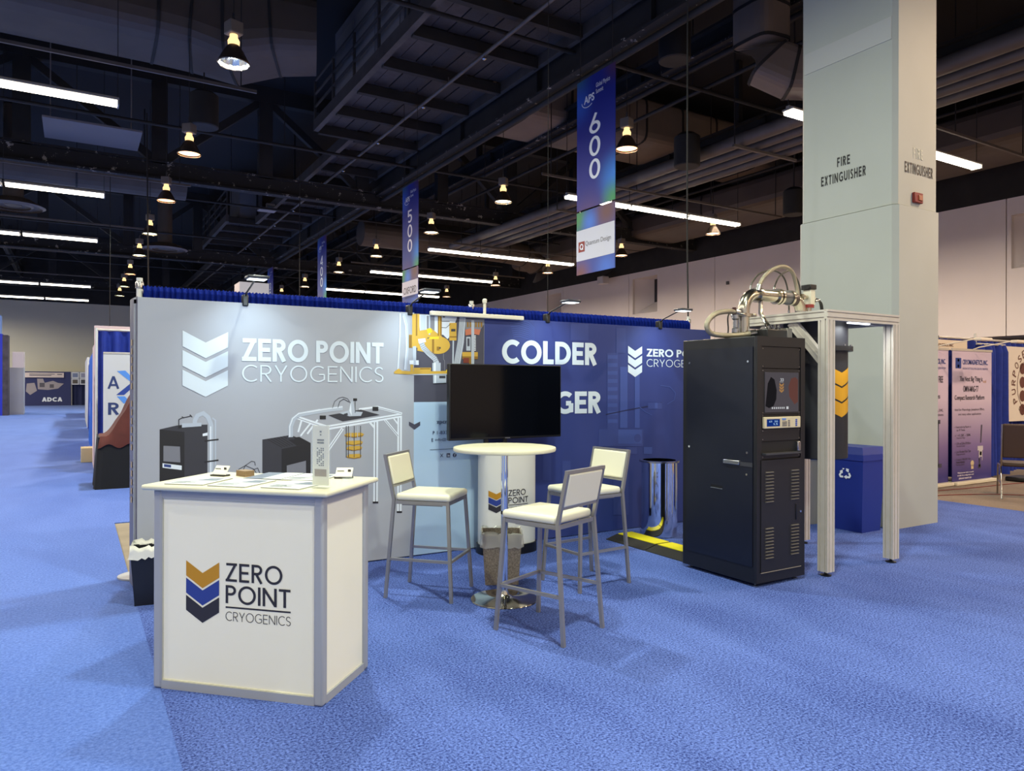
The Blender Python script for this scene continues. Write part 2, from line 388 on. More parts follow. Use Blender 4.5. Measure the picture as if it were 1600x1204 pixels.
('cryostat_print','ink_white2',3,'p',[(2.381,2.12),(2.957,2.128),(2.958,2.108),(2.879,1.929),(2.864,1.916),(2.821,1.953),(2.598,1.945),(2.583,2.121)],0),
('cryostat_print','ink_silver',4,'l',[(2.411,2.122),(2.409,1.925),(2.392,1.637)],0.017),
('cryostat_print','ink_white',5,'l',[(2.409,2.122),(2.406,1.925),(2.389,1.637)],0.005),
('cryostat_print','ink_silver',4,'l',[(2.441,2.12),(2.468,2.027),(2.477,1.827),(2.459,1.632)],0.027),
('cryostat_print','ink_white',5,'l',[(2.436,2.101),(2.461,2.015),(2.47,1.827),(2.454,1.638)],0.006),
('cryostat_print','ink_gold',5,'p',[(2.522,2.123),(2.591,2.127),(2.592,1.935),(2.522,1.932)],0),
('cryostat_print','ink_brass',6,'p',[(2.556,2.125),(2.571,2.126),(2.571,1.934),(2.556,1.933)],0),
('cryostat_print','ink_gold',5,'p',[(2.492,1.941),(2.584,1.944),(2.584,1.83),(2.492,1.827)],0),
('cryostat_print','ink_brass',6,'p',[(2.492,1.937),(2.519,1.938),(2.519,1.828),(2.492,1.827)],0),
('cryostat_print','ink_silver',5,'p',[(2.6,2.119),(2.652,2.122),(2.653,1.985),(2.601,1.983)],0),
('cryostat_print','ink_grey',5,'p',[(2.659,2.116),(2.736,2.12),(2.736,1.95),(2.66,1.947)],0),
('cryostat_print','ink_silver',6,'p',[(2.68,2.117),(2.694,2.118),(2.694,1.948),(2.68,1.948)],0),
('cryostat_print','ink_gold',5,'p',[(2.584,1.979),(2.653,1.991),(2.694,2.012),(2.765,1.964),(2.807,1.949),(2.807,1.927),(2.667,1.922),(2.667,1.858),(2.584,1.855)],0),
('cryostat_print','ink_yellow',6,'p',[(2.659,1.998),(2.698,2.009),(2.715,1.975),(2.674,1.954)],0),
('cryostat_print','ink_gold',5,'p',[(2.89,1.862),(2.886,1.841),(2.874,1.822),(2.855,1.805),(2.831,1.791),(2.802,1.783),(2.772,1.78),(2.742,1.781),(2.714,1.789),(2.69,1.8),(2.672,1.816),(2.66,1.834),(2.656,1.854),(2.66,1.875),(2.672,1.894),(2.69,1.911),(2.714,1.924),(2.742,1.933),(2.772,1.936),(2.802,1.935),(2.83,1.928),(2.855,1.916),(2.874,1.901),(2.885,1.882)],0),
('cryostat_print','ink_gold',5,'p',[(2.577,1.868),(2.694,1.923),(2.723,1.783),(2.639,1.793),(2.57,1.804)],0),
('cryostat_print','ink_brass',6,'p',[(2.712,1.923),(2.733,1.927),(2.733,1.78),(2.712,1.783)],0),
('cryostat_print','ink_yellow',6,'p',[(2.694,1.929),(2.779,1.935),(2.779,1.913),(2.681,1.909)],0),
('cryostat_print','ink_brass',6,'p',[(2.758,1.845),(2.786,1.845),(2.786,1.81),(2.758,1.809)],0),
('cryostat_print','ink_dark',7,'p',[(2.783,1.839),(2.797,1.843),(2.797,1.826),(2.783,1.826)],0),
('cryostat_print','ink_brass',5,'p',[(2.768,2.118),(2.807,2.12),(2.807,1.943),(2.768,1.941)],0),
('cryostat_print','ink_gold',6,'p',[(2.778,2.119),(2.791,2.119),(2.791,1.942),(2.779,1.942)],0),
('cryostat_print','ink_gold',5,'p',[(2.882,2.062),(2.954,2.066),(2.954,1.906),(2.882,1.903)],0),
('cryostat_print','ink_dark',6,'p',[(2.9,2.008),(2.943,2.01),(2.943,1.987),(2.9,1.985)],0),
('cryostat_print','ink_brass',6,'p',[(2.882,1.942),(2.954,1.945),(2.954,1.932),(2.882,1.929)],0),
('cryostat_print','ink_dark',5,'l',[(2.807,2.072),(2.885,2.075)],0.005),
('cryostat_print','ink_dark',5,'l',[(2.807,2.017),(2.85,2.016),(2.893,2.053)],0.005),
('cryostat_print','ink_black',5,'p',[(2.817,2.121),(2.839,2.122),(2.839,2.109),(2.817,2.108)],0),
('cryostat_print','ink_silver',7,'l',[(2.605,1.888),(2.629,1.831),(2.681,1.782),(2.737,1.738),(2.762,1.694)],0.047),
('cryostat_print','ink_grey',8,'l',[(2.593,1.854),(2.637,1.878)],0.004),
('cryostat_print','ink_grey',8,'l',[(2.603,1.838),(2.647,1.862)],0.004),
('cryostat_print','ink_grey',8,'l',[(2.613,1.823),(2.657,1.847)],0.004),
('cryostat_print','ink_grey',8,'l',[(2.623,1.81),(2.667,1.834)],0.004),
('cryostat_print','ink_grey',8,'l',[(2.632,1.799),(2.677,1.823)],0.004),
('cryostat_print','ink_grey',8,'l',[(2.642,1.79),(2.687,1.814)],0.004),
('cryostat_print','ink_grey',8,'l',[(2.652,1.783),(2.697,1.807)],0.004),
('cryostat_print','ink_grey',8,'l',[(2.662,1.778),(2.707,1.802)],0.004),
('cryostat_print','ink_grey',8,'l',[(2.672,1.772),(2.717,1.796)],0.004),
('cryostat_print','ink_grey',8,'l',[(2.682,1.766),(2.727,1.79)],0.004),
('cryostat_print','ink_grey',8,'l',[(2.692,1.759),(2.737,1.783)],0.004),
('cryostat_print','ink_grey',8,'l',[(2.702,1.749),(2.747,1.773)],0.004),
('cryostat_print','ink_grey',8,'l',[(2.712,1.737),(2.757,1.761)],0.004),
('cryostat_print','ink_grey',8,'l',[(2.722,1.723),(2.767,1.747)],0.004),
('cryostat_print','ink_grey',8,'l',[(2.732,1.708),(2.777,1.732)],0.004),
('cryostat_print','ink_white',8,'p',[(2.577,1.906),(2.646,1.915),(2.653,1.883),(2.584,1.868)],0),
('cryostat_print','ink_silver',6,'p',[(2.716,1.699),(2.797,1.701),(2.797,1.627),(2.716,1.626)],0),
('cryostat_print','ink_white',7,'p',[(2.73,1.7),(2.748,1.7),(2.748,1.626),(2.73,1.626)],0),
('cryostat_print','ink_silver',5,'p',[(2.528,1.841),(2.56,1.842),(2.561,1.678),(2.529,1.677)],0),
('cryostat_print','ink_white',6,'p',[(2.496,1.717),(2.537,1.718),(2.537,1.684),(2.496,1.683)],0),
('cryostat_print','ink_white',6,'p',[(2.557,1.719),(2.584,1.719),(2.585,1.678),(2.557,1.678)],0),
('cryostat_print','ink_gold',6,'p',[(2.506,1.68),(2.533,1.68),(2.533,1.62),(2.506,1.62)],0),
('cryostat_print','ink_gold',6,'p',[(2.537,1.653),(2.702,1.656),(2.702,1.619),(2.537,1.617)],0),
('cryostat_print','ink_brass',7,'p',[(2.598,1.65),(2.695,1.651),(2.695,1.642),(2.598,1.64)],0),
('cryostat_print','ink_gold',7,'p',[(2.353,1.615),(2.396,1.644),(2.429,1.625),(2.585,1.621),(2.894,1.631),(2.894,1.605),(2.598,1.599),(2.483,1.595),(2.356,1.6)],0),
('cryostat_print','ink_silver',6,'p',[(2.483,1.598),(2.894,1.609),(2.894,1.596),(2.544,1.588)],0),
('cryostat_print','ink_yellow',8,'p',[(2.851,1.64),(2.89,1.641),(2.89,1.621),(2.851,1.621)],0),
('cryostat_print','ink_silver',6,'p',[(2.723,1.591),(2.852,1.592),(2.852,1.518),(2.724,1.517)],0),
('cryostat_print','ink_dark',7,'p',[(2.783,1.585),(2.844,1.585),(2.844,1.563),(2.783,1.562)],0),
('cryostat_print','ink_white',7,'p',[(2.737,1.591),(2.752,1.591),(2.752,1.52),(2.738,1.52)],0),
('cryostat_print','ink_black',7,'l',[(2.724,1.515),(2.851,1.521)],0.005),
('cryostat_print','ink_grey',5,'l',[(2.825,1.785),(2.825,1.734),(2.836,1.721),(2.836,1.631)],0.005),
('cryostat_print','ink_silver',6,'l',[(3.016,2.118),(2.998,1.894),(2.959,1.691)],0.063),
('cryostat_print','ink_grey',7,'l',[(2.995,2.11),(2.976,1.894),(2.938,1.69)],0.004),
('cryostat_print','ink_grey',7,'l',[(3.01,2.111),(2.99,1.894),(2.953,1.691)],0.004),
('cryostat_print','ink_grey',7,'l',[(3.026,2.112),(3.006,1.895),(2.969,1.691)],0.004),
('cryostat_print','ink_silver',5,'l',[(2.922,1.905),(2.919,1.69)],0.014),
('cryostat_print','ink_copper',6,'p',[(3.042,2.007),(3.097,2.023),(3.202,2.014),(3.187,1.964),(3.127,1.971),(3.046,1.955)],0),
('cryostat_print','ink_grey',5,'p',[(3.038,2.106),(3.24,2.116),(3.24,2.069),(3.195,2.007),(3.046,2.001)],0),
('cryostat_print','ink_brass',6,'p',[(3.06,2.077),(3.076,2.078),(3.077,2.032),(3.06,2.031)],0),
('cryostat_print','ink_brass',6,'p',[(3.088,2.079),(3.105,2.079),(3.105,2.033),(3.088,2.032)],0),
('cryostat_print','ink_brass',6,'p',[(3.117,2.08),(3.133,2.081),(3.133,2.034),(3.117,2.034)],0),
('cryostat_print','ink_brass',6,'p',[(3.145,2.081),(3.161,2.082),(3.162,2.036),(3.145,2.035)],0),
('cryostat_print','ink_brass',6,'p',[(3.173,2.082),(3.19,2.083),(3.19,2.037),(3.174,2.036)],0),
('cryostat_print','ink_brass',6,'p',[(3.202,2.084),(3.219,2.085),(3.219,2.038),(3.202,2.037)],0),
('cryostat_print','ink_gold',6,'p',[(3.013,1.803),(3.173,1.807),(3.173,1.757),(3.013,1.754)],0),
('cryostat_print','ink_brass',7,'p',[(3.013,1.764),(3.173,1.767),(3.173,1.741),(3.013,1.738)],0),
('cryostat_print','ink_red',7,'p',[(3.024,1.751),(3.083,1.752),(3.084,1.706),(3.024,1.705)],0),
('cryostat_print','ink_brass',6,'p',[(3.083,1.752),(3.128,1.753),(3.128,1.694),(3.084,1.693)],0),
('cryostat_print','ink_silver',8,'p',[(3.105,2.096),(3.134,2.097),(3.136,1.694),(3.106,1.693)],0),
('cryostat_print','ink_silver',6,'p',[(3.053,1.942),(3.098,1.944),(3.098,1.818),(3.054,1.817)],0),
('cryostat_print','ink_slate',7,'p',[(3.064,1.929),(3.087,1.93),(3.087,1.858),(3.065,1.857)],0),
('cryostat_print','ink_white',8,'p',[(3.135,1.958),(3.151,1.959),(3.151,1.951),(3.135,1.95)],0),
('cryostat_print','ink_white',8,'p',[(3.135,1.944),(3.151,1.944),(3.151,1.936),(3.135,1.936)],0),
('cryostat_print','ink_white',8,'p',[(3.135,1.929),(3.151,1.93),(3.151,1.922),(3.135,1.921)],0),
('cryostat_print','ink_white',8,'p',[(3.135,1.915),(3.151,1.915),(3.151,1.907),(3.135,1.907)],0),
('cryostat_print','ink_white',8,'p',[(3.135,1.9),(3.152,1.901),(3.152,1.893),(3.135,1.892)],0),
('cryostat_print','ink_white',8,'p',[(3.135,1.886),(3.152,1.886),(3.152,1.878),(3.135,1.878)],0),
('cryostat_print','ink_white',8,'p',[(3.135,1.871),(3.152,1.872),(3.152,1.864),(3.135,1.863)],0),
('cryostat_print','ink_white',8,'p',[(3.135,1.857),(3.152,1.857),(3.152,1.849),(3.135,1.849)],0),
('cryostat_print','ink_white',8,'p',[(3.135,1.842),(3.152,1.842),(3.152,1.834),(3.135,1.834)],0),
('cryostat_print','ink_white',8,'p',[(3.135,1.827),(3.152,1.828),(3.152,1.82),(3.135,1.819)],0),
('cryostat_print','ink_grey',4,'l',[(3.238,2.122),(3.237,1.696)],0.006),
('faint_print','ink_navy_mid',1,'p',[(4.679,1.836),(4.824,1.84),(4.827,1.051),(4.682,1.055)],0),
('faint_print','ink_navy_light',2,'p',[(4.688,1.815),(4.815,1.818),(4.815,1.779),(4.689,1.777)],0),
('faint_print','ink_navy_light',2,'p',[(4.689,1.733),(4.816,1.735),(4.816,1.696),(4.689,1.694)],0),
('faint_print','ink_navy_light',2,'p',[(4.689,1.65),(4.816,1.652),(4.816,1.613),(4.689,1.612)],0),
('faint_print','ink_navy_light',2,'p',[(4.689,1.568),(4.816,1.569),(4.816,1.53),(4.689,1.529)],0),
('faint_print','ink_navy_light',2,'p',[(4.69,1.485),(4.816,1.485),(4.817,1.447),(4.69,1.447)],0),
('faint_print','ink_navy_light',2,'p',[(4.69,1.403),(4.817,1.402),(4.817,1.364),(4.69,1.365)],0),
('faint_print','ink_navy_light',2,'p',[(4.69,1.32),(4.817,1.319),(4.817,1.28),(4.69,1.282)],0),
('faint_print','ink_navy_light',2,'p',[(4.69,1.238),(4.817,1.236),(4.817,1.197),(4.69,1.2)],0),
('faint_print','ink_navy_light',2,'p',[(4.691,1.156),(4.818,1.153),(4.818,1.114),(4.691,1.117)],0),
('faint_print','ink_navy_light',1,'p',[(4.849,1.697),(4.949,1.698),(4.951,1.059),(4.851,1.062)],0),
('faint_print','ink_navy_light',1,'p',[(5.048,1.642),(5.115,1.642),(5.117,1.054),(5.05,1.056)],0),
('faint_print','ink_navy_mid',1,'p',[(4.575,1.058),(5.164,1.041),(5.165,0.858),(4.576,0.882)],0),
('faint_print','ink_navy_light',2,'p',[(4.827,1.044),(5.145,1.034),(5.146,0.888),(4.828,0.9)],0),
('faint_print','ink_navy_mid',3,'p',[(4.773,0.959),(4.765,0.937),(4.746,0.921),(4.718,0.916),(4.691,0.923),(4.672,0.94),(4.664,0.963),(4.671,0.986),(4.691,1.002),(4.718,1.007),(4.745,1.0),(4.765,0.983)],0),
('faint_print','ink_navy_mid',3,'p',[(5.138,0.947),(5.131,0.925),(5.113,0.91),(5.089,0.905),(5.064,0.911),(5.046,0.928),(5.039,0.95),(5.046,0.972),(5.064,0.987),(5.088,0.992),(5.113,0.986),(5.131,0.969)],0),
('faint_print','ink_navy_light',2,'l',[(5.406,1.504),(5.546,1.489),(5.627,1.421),(5.607,1.346),(5.506,1.302)],0.009),
('faint_print','ink_navy_dark',2,'l',[(4.664,1.204),(4.928,1.243),(5.231,1.282),(5.427,1.317)],0.012),
('faint_print','ink_navy_light',2,'l',[(5.116,1.277),(5.192,1.224),(5.289,1.186)],0.008),
('faint_print','ink_navy_mid',2,'p',[(5.231,1.319),(5.427,1.317),(5.427,1.25),(5.231,1.253)],0),
('faint_print','ink_navy_light',3,'p',[(5.328,1.318),(5.367,1.318),(5.368,1.258),(5.328,1.259)],0),
('faint_print','ink_navy_light',1,'l',[(3.506,2.113),(3.621,2.128),(3.73,2.104),(3.793,2.054)],0.005),
('faint_print','ink_navy_light',1,'l',[(3.513,2.094),(3.621,2.108),(3.73,2.084),(3.794,2.034)],0.005),
('faint_print','ink_navy_light',1,'l',[(3.519,2.075),(3.621,2.089),(3.73,2.065),(3.794,2.014)],0.005),
('faint_print','ink_navy_light',1,'l',[(3.525,2.056),(3.621,2.069),(3.73,2.045),(3.794,1.994)],0.006),
('faint_print','ink_navy_light',1,'l',[(3.531,2.036),(3.621,2.049),(3.731,2.025),(3.794,1.974)],0.005),
('faint_print','ink_navy_light',1,'l',[(3.537,2.017),(3.622,2.029),(3.731,2.005),(3.794,1.954)],0.005),
('faint_print','ink_navy_light',1,'l',[(3.543,1.997),(3.622,2.01),(3.731,1.985),(3.794,1.934)],0.005),
('faint_print','ink_navy_light',1,'l',[(3.55,1.978),(3.622,1.99),(3.731,1.965),(3.794,1.914)],0.005),
('faint_print','ink_navy_light',1,'l',[(3.556,1.959),(3.622,1.97),(3.731,1.945),(3.794,1.894)],0.006),
('faint_print','ink_navy_mid',1,'p',[(4.218,2.113),(4.44,2.123),(4.441,1.956),(4.218,1.948)],0),
('faint_print','ink_navy_mid',1,'p',[(4.796,2.097),(4.925,2.102),(4.926,1.842),(4.797,1.839)],0),
('faint_print','ink_navy_mid',1,'p',[(3.893,0.849),(3.99,0.845),(3.991,0.574),(3.894,0.58)],0),
('faint_print','ink_navy_mid',1,'p',[(4.929,0.86),(5.079,0.854),(5.079,0.781),(4.929,0.788)],0),
('faint_print','ink_navy_light',1,'p',[(5.175,0.85),(5.291,0.845),(5.291,0.771),(5.175,0.777)],0),
('faint_print','ink_navy_mid',1,'p',[(4.122,0.757),(4.222,0.752),(4.224,0.215),(4.124,0.224)],0),
('faint_print','ink_navy_mid',1,'p',[(4.765,0.595),(4.967,0.583),(4.969,0.149),(4.766,0.167)],0),
]
# ------------------------------------------------------------------ materials
def carpet(name, c1, c2, scale=90, bump=.9, sheen=.25):
    m = bpy.data.materials.new(name); m.use_nodes = True; nt = m.node_tree; b = nt.nodes['Principled BSDF']
    b.inputs['Roughness'].default_value = .95; b.inputs['Specular IOR Level'].default_value = .15
    b.inputs['Sheen Weight'].default_value = sheen; b.inputs['Sheen Roughness'].default_value = .5
    tc = nt.nodes.new('ShaderNodeTexCoord')
    n1 = nt.nodes.new('ShaderNodeTexNoise'); n1.inputs['Scale'].default_value = scale; n1.inputs['Detail'].default_value = 6; n1.inputs['Roughness'].default_value = .75
    n2 = nt.nodes.new('ShaderNodeTexNoise'); n2.inputs['Scale'].default_value = 2.2; n2.inputs['Detail'].default_value = 4
    mp = nt.nodes.new('ShaderNodeMapping'); mp.inputs['Scale'].default_value = (1, .35, 1)
    nt.links.new(tc.outputs['Object'], n1.inputs['Vector']); nt.links.new(tc.outputs['Object'], mp.inputs[0]); nt.links.new(mp.outputs[0], n2.inputs['Vector'])
    ad = nt.nodes.new('ShaderNodeMath'); ad.operation = 'MULTIPLY_ADD'; ad.inputs[1].default_value = .16
    nt.links.new(n2.outputs['Fac'], ad.inputs[0]); nt.links.new(n1.outputs['Fac'], ad.inputs[2])
    cr = nt.nodes.new('ShaderNodeValToRGB'); cr.color_ramp.elements[0].position = .455; cr.color_ramp.elements[1].position = .70
    cr.color_ramp.elements[0].color = srgb(c1); cr.color_ramp.elements[1].color = srgb(c2)
    nt.links.new(ad.outputs[0], cr.inputs[0]); nt.links.new(cr.outputs[0], b.inputs['Base Color'])
    bp = nt.nodes.new('ShaderNodeBump'); bp.inputs['Strength'].default_value = bump; bp.inputs['Distance'].default_value = .012
    nt.links.new(n1.outputs['Fac'], bp.inputs['Height']); nt.links.new(bp.outputs[0], b.inputs['Normal'])
    MATS[name] = m; return m
CARPET = carpet('carpet_blue', (18,34,104), (116,142,224), 85, .7, 0)
AISLE = carpet('carpet_aisle', (52,86,168), (92,124,204), 60, .35, .16)
BROWN = carpet('carpet_brown', (82,66,56), (150,126,104), 130)
CONC = mat('concrete', (142,128,108), .8, var=.18, vscale=3, bump=.15, bscale=30)
BLACKP = mat('black_paint', (33,31,30), .75, var=.45, vscale=1.6)
CHIPPED = bpy.data.materials.new('chipped_black'); CHIPPED.use_nodes = True
def _chip():
    nt = CHIPPED.node_tree; b = nt.nodes['Principled BSDF']; b.inputs['Roughness'].default_value = .8
    tc = nt.nodes.new('ShaderNodeTexCoord'); n = nt.nodes.new('ShaderNodeTexNoise'); n.inputs['Scale'].default_value = 3.5; n.inputs['Detail'].default_value = 7; n.inputs['Roughness'].default_value = .75
    cr = nt.nodes.new('ShaderNodeValToRGB'); e = cr.color_ramp.elements
    e[0].position = .60; e[0].color = srgb(33,31,31); e[1].position = .63; e[1].color = srgb(168,160,150)
    nt.links.new(tc.outputs['Object'], n.inputs['Vector']); nt.links.new(n.outputs['Fac'], cr.inputs[0]); nt.links.new(cr.outputs[0], b.inputs['Base Color'])
_chip()
DUCT = mat('duct_paint', (80,69,60), .6, var=.2, vscale=1.2)
DUCTS = mat('duct_grey', (118,105,94), .6, var=.12, vscale=1.2)
PIPE = mat('pipe_paint', (90,82,76), .55, var=.25, vscale=2)
GREYBOX = mat('unit_grey', (120,118,122), .6, var=.1, vscale=2)
WHITEWALL = mat('wall_paint', (226,220,218), .8, var=.03, vscale=.6)
COLM = mat('column_paint', (172,174,167), .62, var=.05, vscale=1.1)
INKK = mat('ink_letter', (26,24,26), .6)
WHITE_LAM = mat('white_laminate', (218,214,188), .35, var=.015, vscale=4)
WHITE_PANEL = mat('white_panel', (238,234,216), .5, var=.012, vscale=3)
ALU = mat('aluminium', (206,198,186), .36, .2, var=.04, vscale=14)
ALUF = mat('aluminium_frame', (162,164,170), .42, .1)
CHROME = mat('chrome', (225,228,232), .06, 1)
STEEL = mat('brushed_steel', (176,176,178), .26, 1, var=.06, vscale=40)
STOOLM = mat('stool_metal', (150,147,146), .28, .55)
VINYL = mat('cream_vinyl', (224,220,198), .45, bump=.05, bscale=300)
BLACKM = mat('black_metal', (16,17,23), .42, var=.1, vscale=30)
BLACKM2 = mat('black_enamel', (22,21,24), .4)
BLACKPL = mat('black_plastic', (16,16,18), .4)
DRAPE = mat('blue_drape', (22,46,140), .8, var=.15, vscale=14)
DRAPE2 = mat('blue_velour', (13,33,122), .9, spec=.1, var=.2, vscale=30, bump=.4, bscale=160)
BANNERB = mat('banner_blue', (24,42,138), .5)
WHITEINK = mat('white_ink', (238,240,244), .6)
def frontmap(y): return plane_map((0, y, 0), (1,0,0), (0,0,1))

# ------------------------------------------------------------------ floor and walls
def struct(o, label): o['kind'] = 'structure'; o['label'] = label; return o
struct(MB().box(-14, -12, -.2, 30, 64, -.012).build('floor', CONC), 'bare concrete slab under the carpets of the hall')
struct(MB().box(.36, -12, -.012, 9.8, 6.33, 0).build('floor_booth', CARPET), 'textured blue carpet under the booth')
struct(MB().box(-14, -12, -.012, .36, 30, -.001).build('floor_aisle', AISLE), 'pale blue aisle carpet beside the booth')
struct(MB().box(-14, 30, -.012, .352, 38.5, -.002).build('floor_cross_aisle', AISLE), 'pale blue carpet across the far aisle')
struct(MB().box(-14, 38.5, -.012, 10, 64, -.001).build('floor_far_aisle', AISLE), 'pale blue carpet before the far wall')
struct(MB().box(.352, 9, -.012, 9.8, 38.5, -.002).build('floor_next_booth', AISLE), 'blue carpet of the booths behind the drape')
struct(MB().box(9.81, -12, -.012, 30, 64, -.003).build('floor_brown', BROWN), 'brown speckled carpet beyond the blue carpet')
struct(MB().box(-14, 62.4, 0, 30, 62.6, 11).build('wall_back', mat('back_wall', (226,218,194), .85, var=.03, vscale=.3)), 'cream far end wall of the hall')
struct(MB().box(-14, -12, 11, 30, 64, 11.2).build('ceiling', mat('ceiling_black', (24,24,27), .9)), 'black painted ceiling deck high above the trusses')
struct(MB().box(-14, 62.0, 7.45, 30, 62.39, 11).build('wall_back_upper', BLACKP), 'black band above the cream end wall')
struct(MB().box(-14.2, -12, 0, -14, 62.4, 7.15).build('wall_left', WHITEWALL), 'white side wall of the hall beyond the aisle')
struct(MB().box(-14.2, -12, 7.15, -14, 62.4, 11).build('wall_left_upper', BLACKP), 'black band above the white side wall')
struct(MB().box(-14.2, -12.2, 0, 30, -12, 7.15).build('wall_front', WHITEWALL), 'white end wall of the hall facing the booth')
struct(MB().box(-14.2, -12.2, 7.15, 30, -12, 11).build('wall_front_upper', BLACKP), 'black band above the white facing wall')
# right wall: panels with niches, black above, recess below
wr = thing('wall_right', 'long white panelled wall with deep window niches', None, (24, 25, 0)); wr['kind'] = 'structure'
seams = [-12, -6.2, -.4, 5.4, 11.17, 17.0, 22.82, 28.6, 34.4, 40.2, 46.0, 51.8, 57.6, 62.4]
niches = [(9.2, 11.03, 5.03, 6.63), (26.5, 28.3, 5.08, 6.85), (34.6, 36.1, 5.1, 6.85), (43.2, 44.9, 5.1, 6.85)]
for a, b in zip(seams, seams[1:]):
    y0, y1 = a+.015, b-.015
    hit = [q for q in niches if q[0] > a and q[1] < b]
    m = MB()
    if not hit: m.box(24, y0, 3.03, 24.15, y1, 7.15)
    else:
        q = hit[0]
        m.box(24, y0, 3.03, 24.15, q[0], 7.15); m.box(24, q[1], 3.03, 24.15, y1, 7.15)
        m.box(24, q[0], 3.03, 24.15, q[1], q[2]); m.box(24, q[0], q[3], 24.15, q[1], 7.15)
    m.build('panel', WHITEWALL, wr, True)
for q in niches:
    y0, y1, z0, z1 = q; m = MB()   # splayed reveal
    yi0, yi1 = y0+.15, y0+.75; zi0 = z0+.62
    f = [(24.14,y0,z0),(24.14,y1,z0),(24.14,y1,z1),(24.14,y0,z1)]; g = [(24.95,yi0,zi0),(24.95,yi1+.5,zi0),(24.95,yi1+.5,z1),(24.95,yi0,z1)]
    for i in range(4): m.add([f[i], f[(i+1) % 4], g[(i+1) % 4], g[i]], [(0,1,2,3)])
    o = m.build('niche', WHITEWALL, wr, True)
    MB().box(24.94, yi0, zi0, 25.0, yi1+.5, z1).build('pane', mat('dark_window', (50,50,58), .2), o, True)
MB().box(24.02, -12, 7.15, 24.3, 62.4, 11).build('upper_wall', BLACKP, wr, True)
MB().box(24.16, -12, 2.98, 27, 62.4, 3.03).build('soffit', mat('soffit_grey', (104,106,116), .8), wr, True)
MB().box(27, -12, 0, 27.2, 62.4, 3.0).build('recess_wall', mat('recess_grey', (92,96,112), .8), wr, True)
MB().box(26.9, 9.3, 2.55, 27, 11.2, 2.75).build('teal_sign', mat('teal', (40,150,165), .5), wr, True)
MB().box(23.93, 22.0, 5.85, 24.0, 22.12, 5.99).build('alarm_box', mat('darkgrey', (70,70,74), .5), wr, True)

# ------------------------------------------------------------------ white column
col = thing('column', 'white square building column lettered for a fire extinguisher', 'column', (7.8, 5.1, 0)); col['kind'] = 'structure'
m = MB(); b = .05
def chamf(x0, y0, x1, y1, c): return [(x0+c,y0),(x1-c,y0),(x1,y0+c),(x1,y1-c),(x1-c,y1),(x0+c,y1),(x0,y1-c),(x0,y0+c)]
m.prism(chamf(7.405, 4.51, 8.205, 5.69, .045), (0,0,3.43), (0,0,11), (1,0,0), (0,1,0)); m.build('column_shaft', COLM, col, True)
MB().prism(chamf(7.385, 4.49, 8.225, 5.71, .05), (0,0,0), (0,0,3.42), (1,0,0), (0,1,0)).build('column_casing', COLM, col, True)
MB().box(7.397, 4.56, 5.18, 7.407, 5.63, 5.42).build('cover_strip', mat('cover_strip', (182,182,178), .6), col, True)
lm = plane_map((7.402, 0, 0), (0,-1,0), (0,0,1))
printed('lettering', lettering('FIRE', -5.2, -5.04, 3.985, 4.09, .19, .2), lm, INKK, col)
printed('lettering', lettering('EXTINGUISHER', -5.405, -4.85, 3.81, 3.92, .19, .2), lm, INKK, col)
printed('lettering', lettering('EXTINGUISHER', 7.563, 8.09, 3.785, 3.9, .18, .2), frontmap(4.507), mat('ink_worn', (74,66,60), .7), col)
o = printed('lettering', lettering('FIRE', 7.72, 7.90, 3.96, 4.07, .17, .2), frontmap(4.507), mat('ink_faded', (190,192,180), .7), col); o['label'] = 'painted-over faded lettering'
o = MB().rbox(7.70, 4.475, 3.475, 7.855, 4.511, 3.585, .008).build('alarm_pull', mat('alarm_red', (120,30,24), .45), col, True); o['label'] = 'dark red fire alarm box'
MB().rbox(7.765, 4.465, 3.5, 7.835, 4.48, 3.56, .004).build('alarm_lens', mat('alarm_lens', (150,80,40), .3), o, True)

# ------------------------------------------------------------------ ceiling: trusses, girders, catwalk
def truss(y, x0, x1, z=7.6, label='', posts=()):
    t = thing('truss', label, 'truss', (0, y, z), group='roof trusses'); t['kind'] = 'structure'
    MB().box(x0, -.17, 0, x1, .17, .06).box(x0, -.03, .06, x1, .03, .5).box(x0, -.17, .5, x1, .17, .56).build('bottom_chord', CHIPPED, t)
    MB().box(x0, -.15, 2.9, x1, .15, 3.4).build('top_chord', BLACKP, t)
    ps = sorted(posts)
    for x in ps: MB().box(x-.21, -.14, .5, x+.21, .14, 3.0).build('web_post', BLACKP, t)
    for i, (a, c) in enumerate(zip(ps, ps[1:])):
        p, q = ((a+.15, 0, .6), (c-.15, 0, 2.9)) if i % 2 else ((a+.15, 0, 2.9), (c-.15, 0, .6))
        MB().beam(p, q, .2, .22).build('diagonal', BLACKP, t)
    return t
POSTS = [-8.1, -4.7, -1.3, 2.12, 5.18, 8.4, 11.4, 14.33, 17.4, 20.6, 23.6]
truss(24.1, -13.9, 23.98, label='black roof truss with chipped paint on its bottom flange', posts=POSTS)
truss(39.2, -13.9, 23.98, label='black roof truss in the far half of the hall', posts=POSTS)
truss(54.3, -13.9, 23.98, label='black roof truss before the far end wall', posts=POSTS)
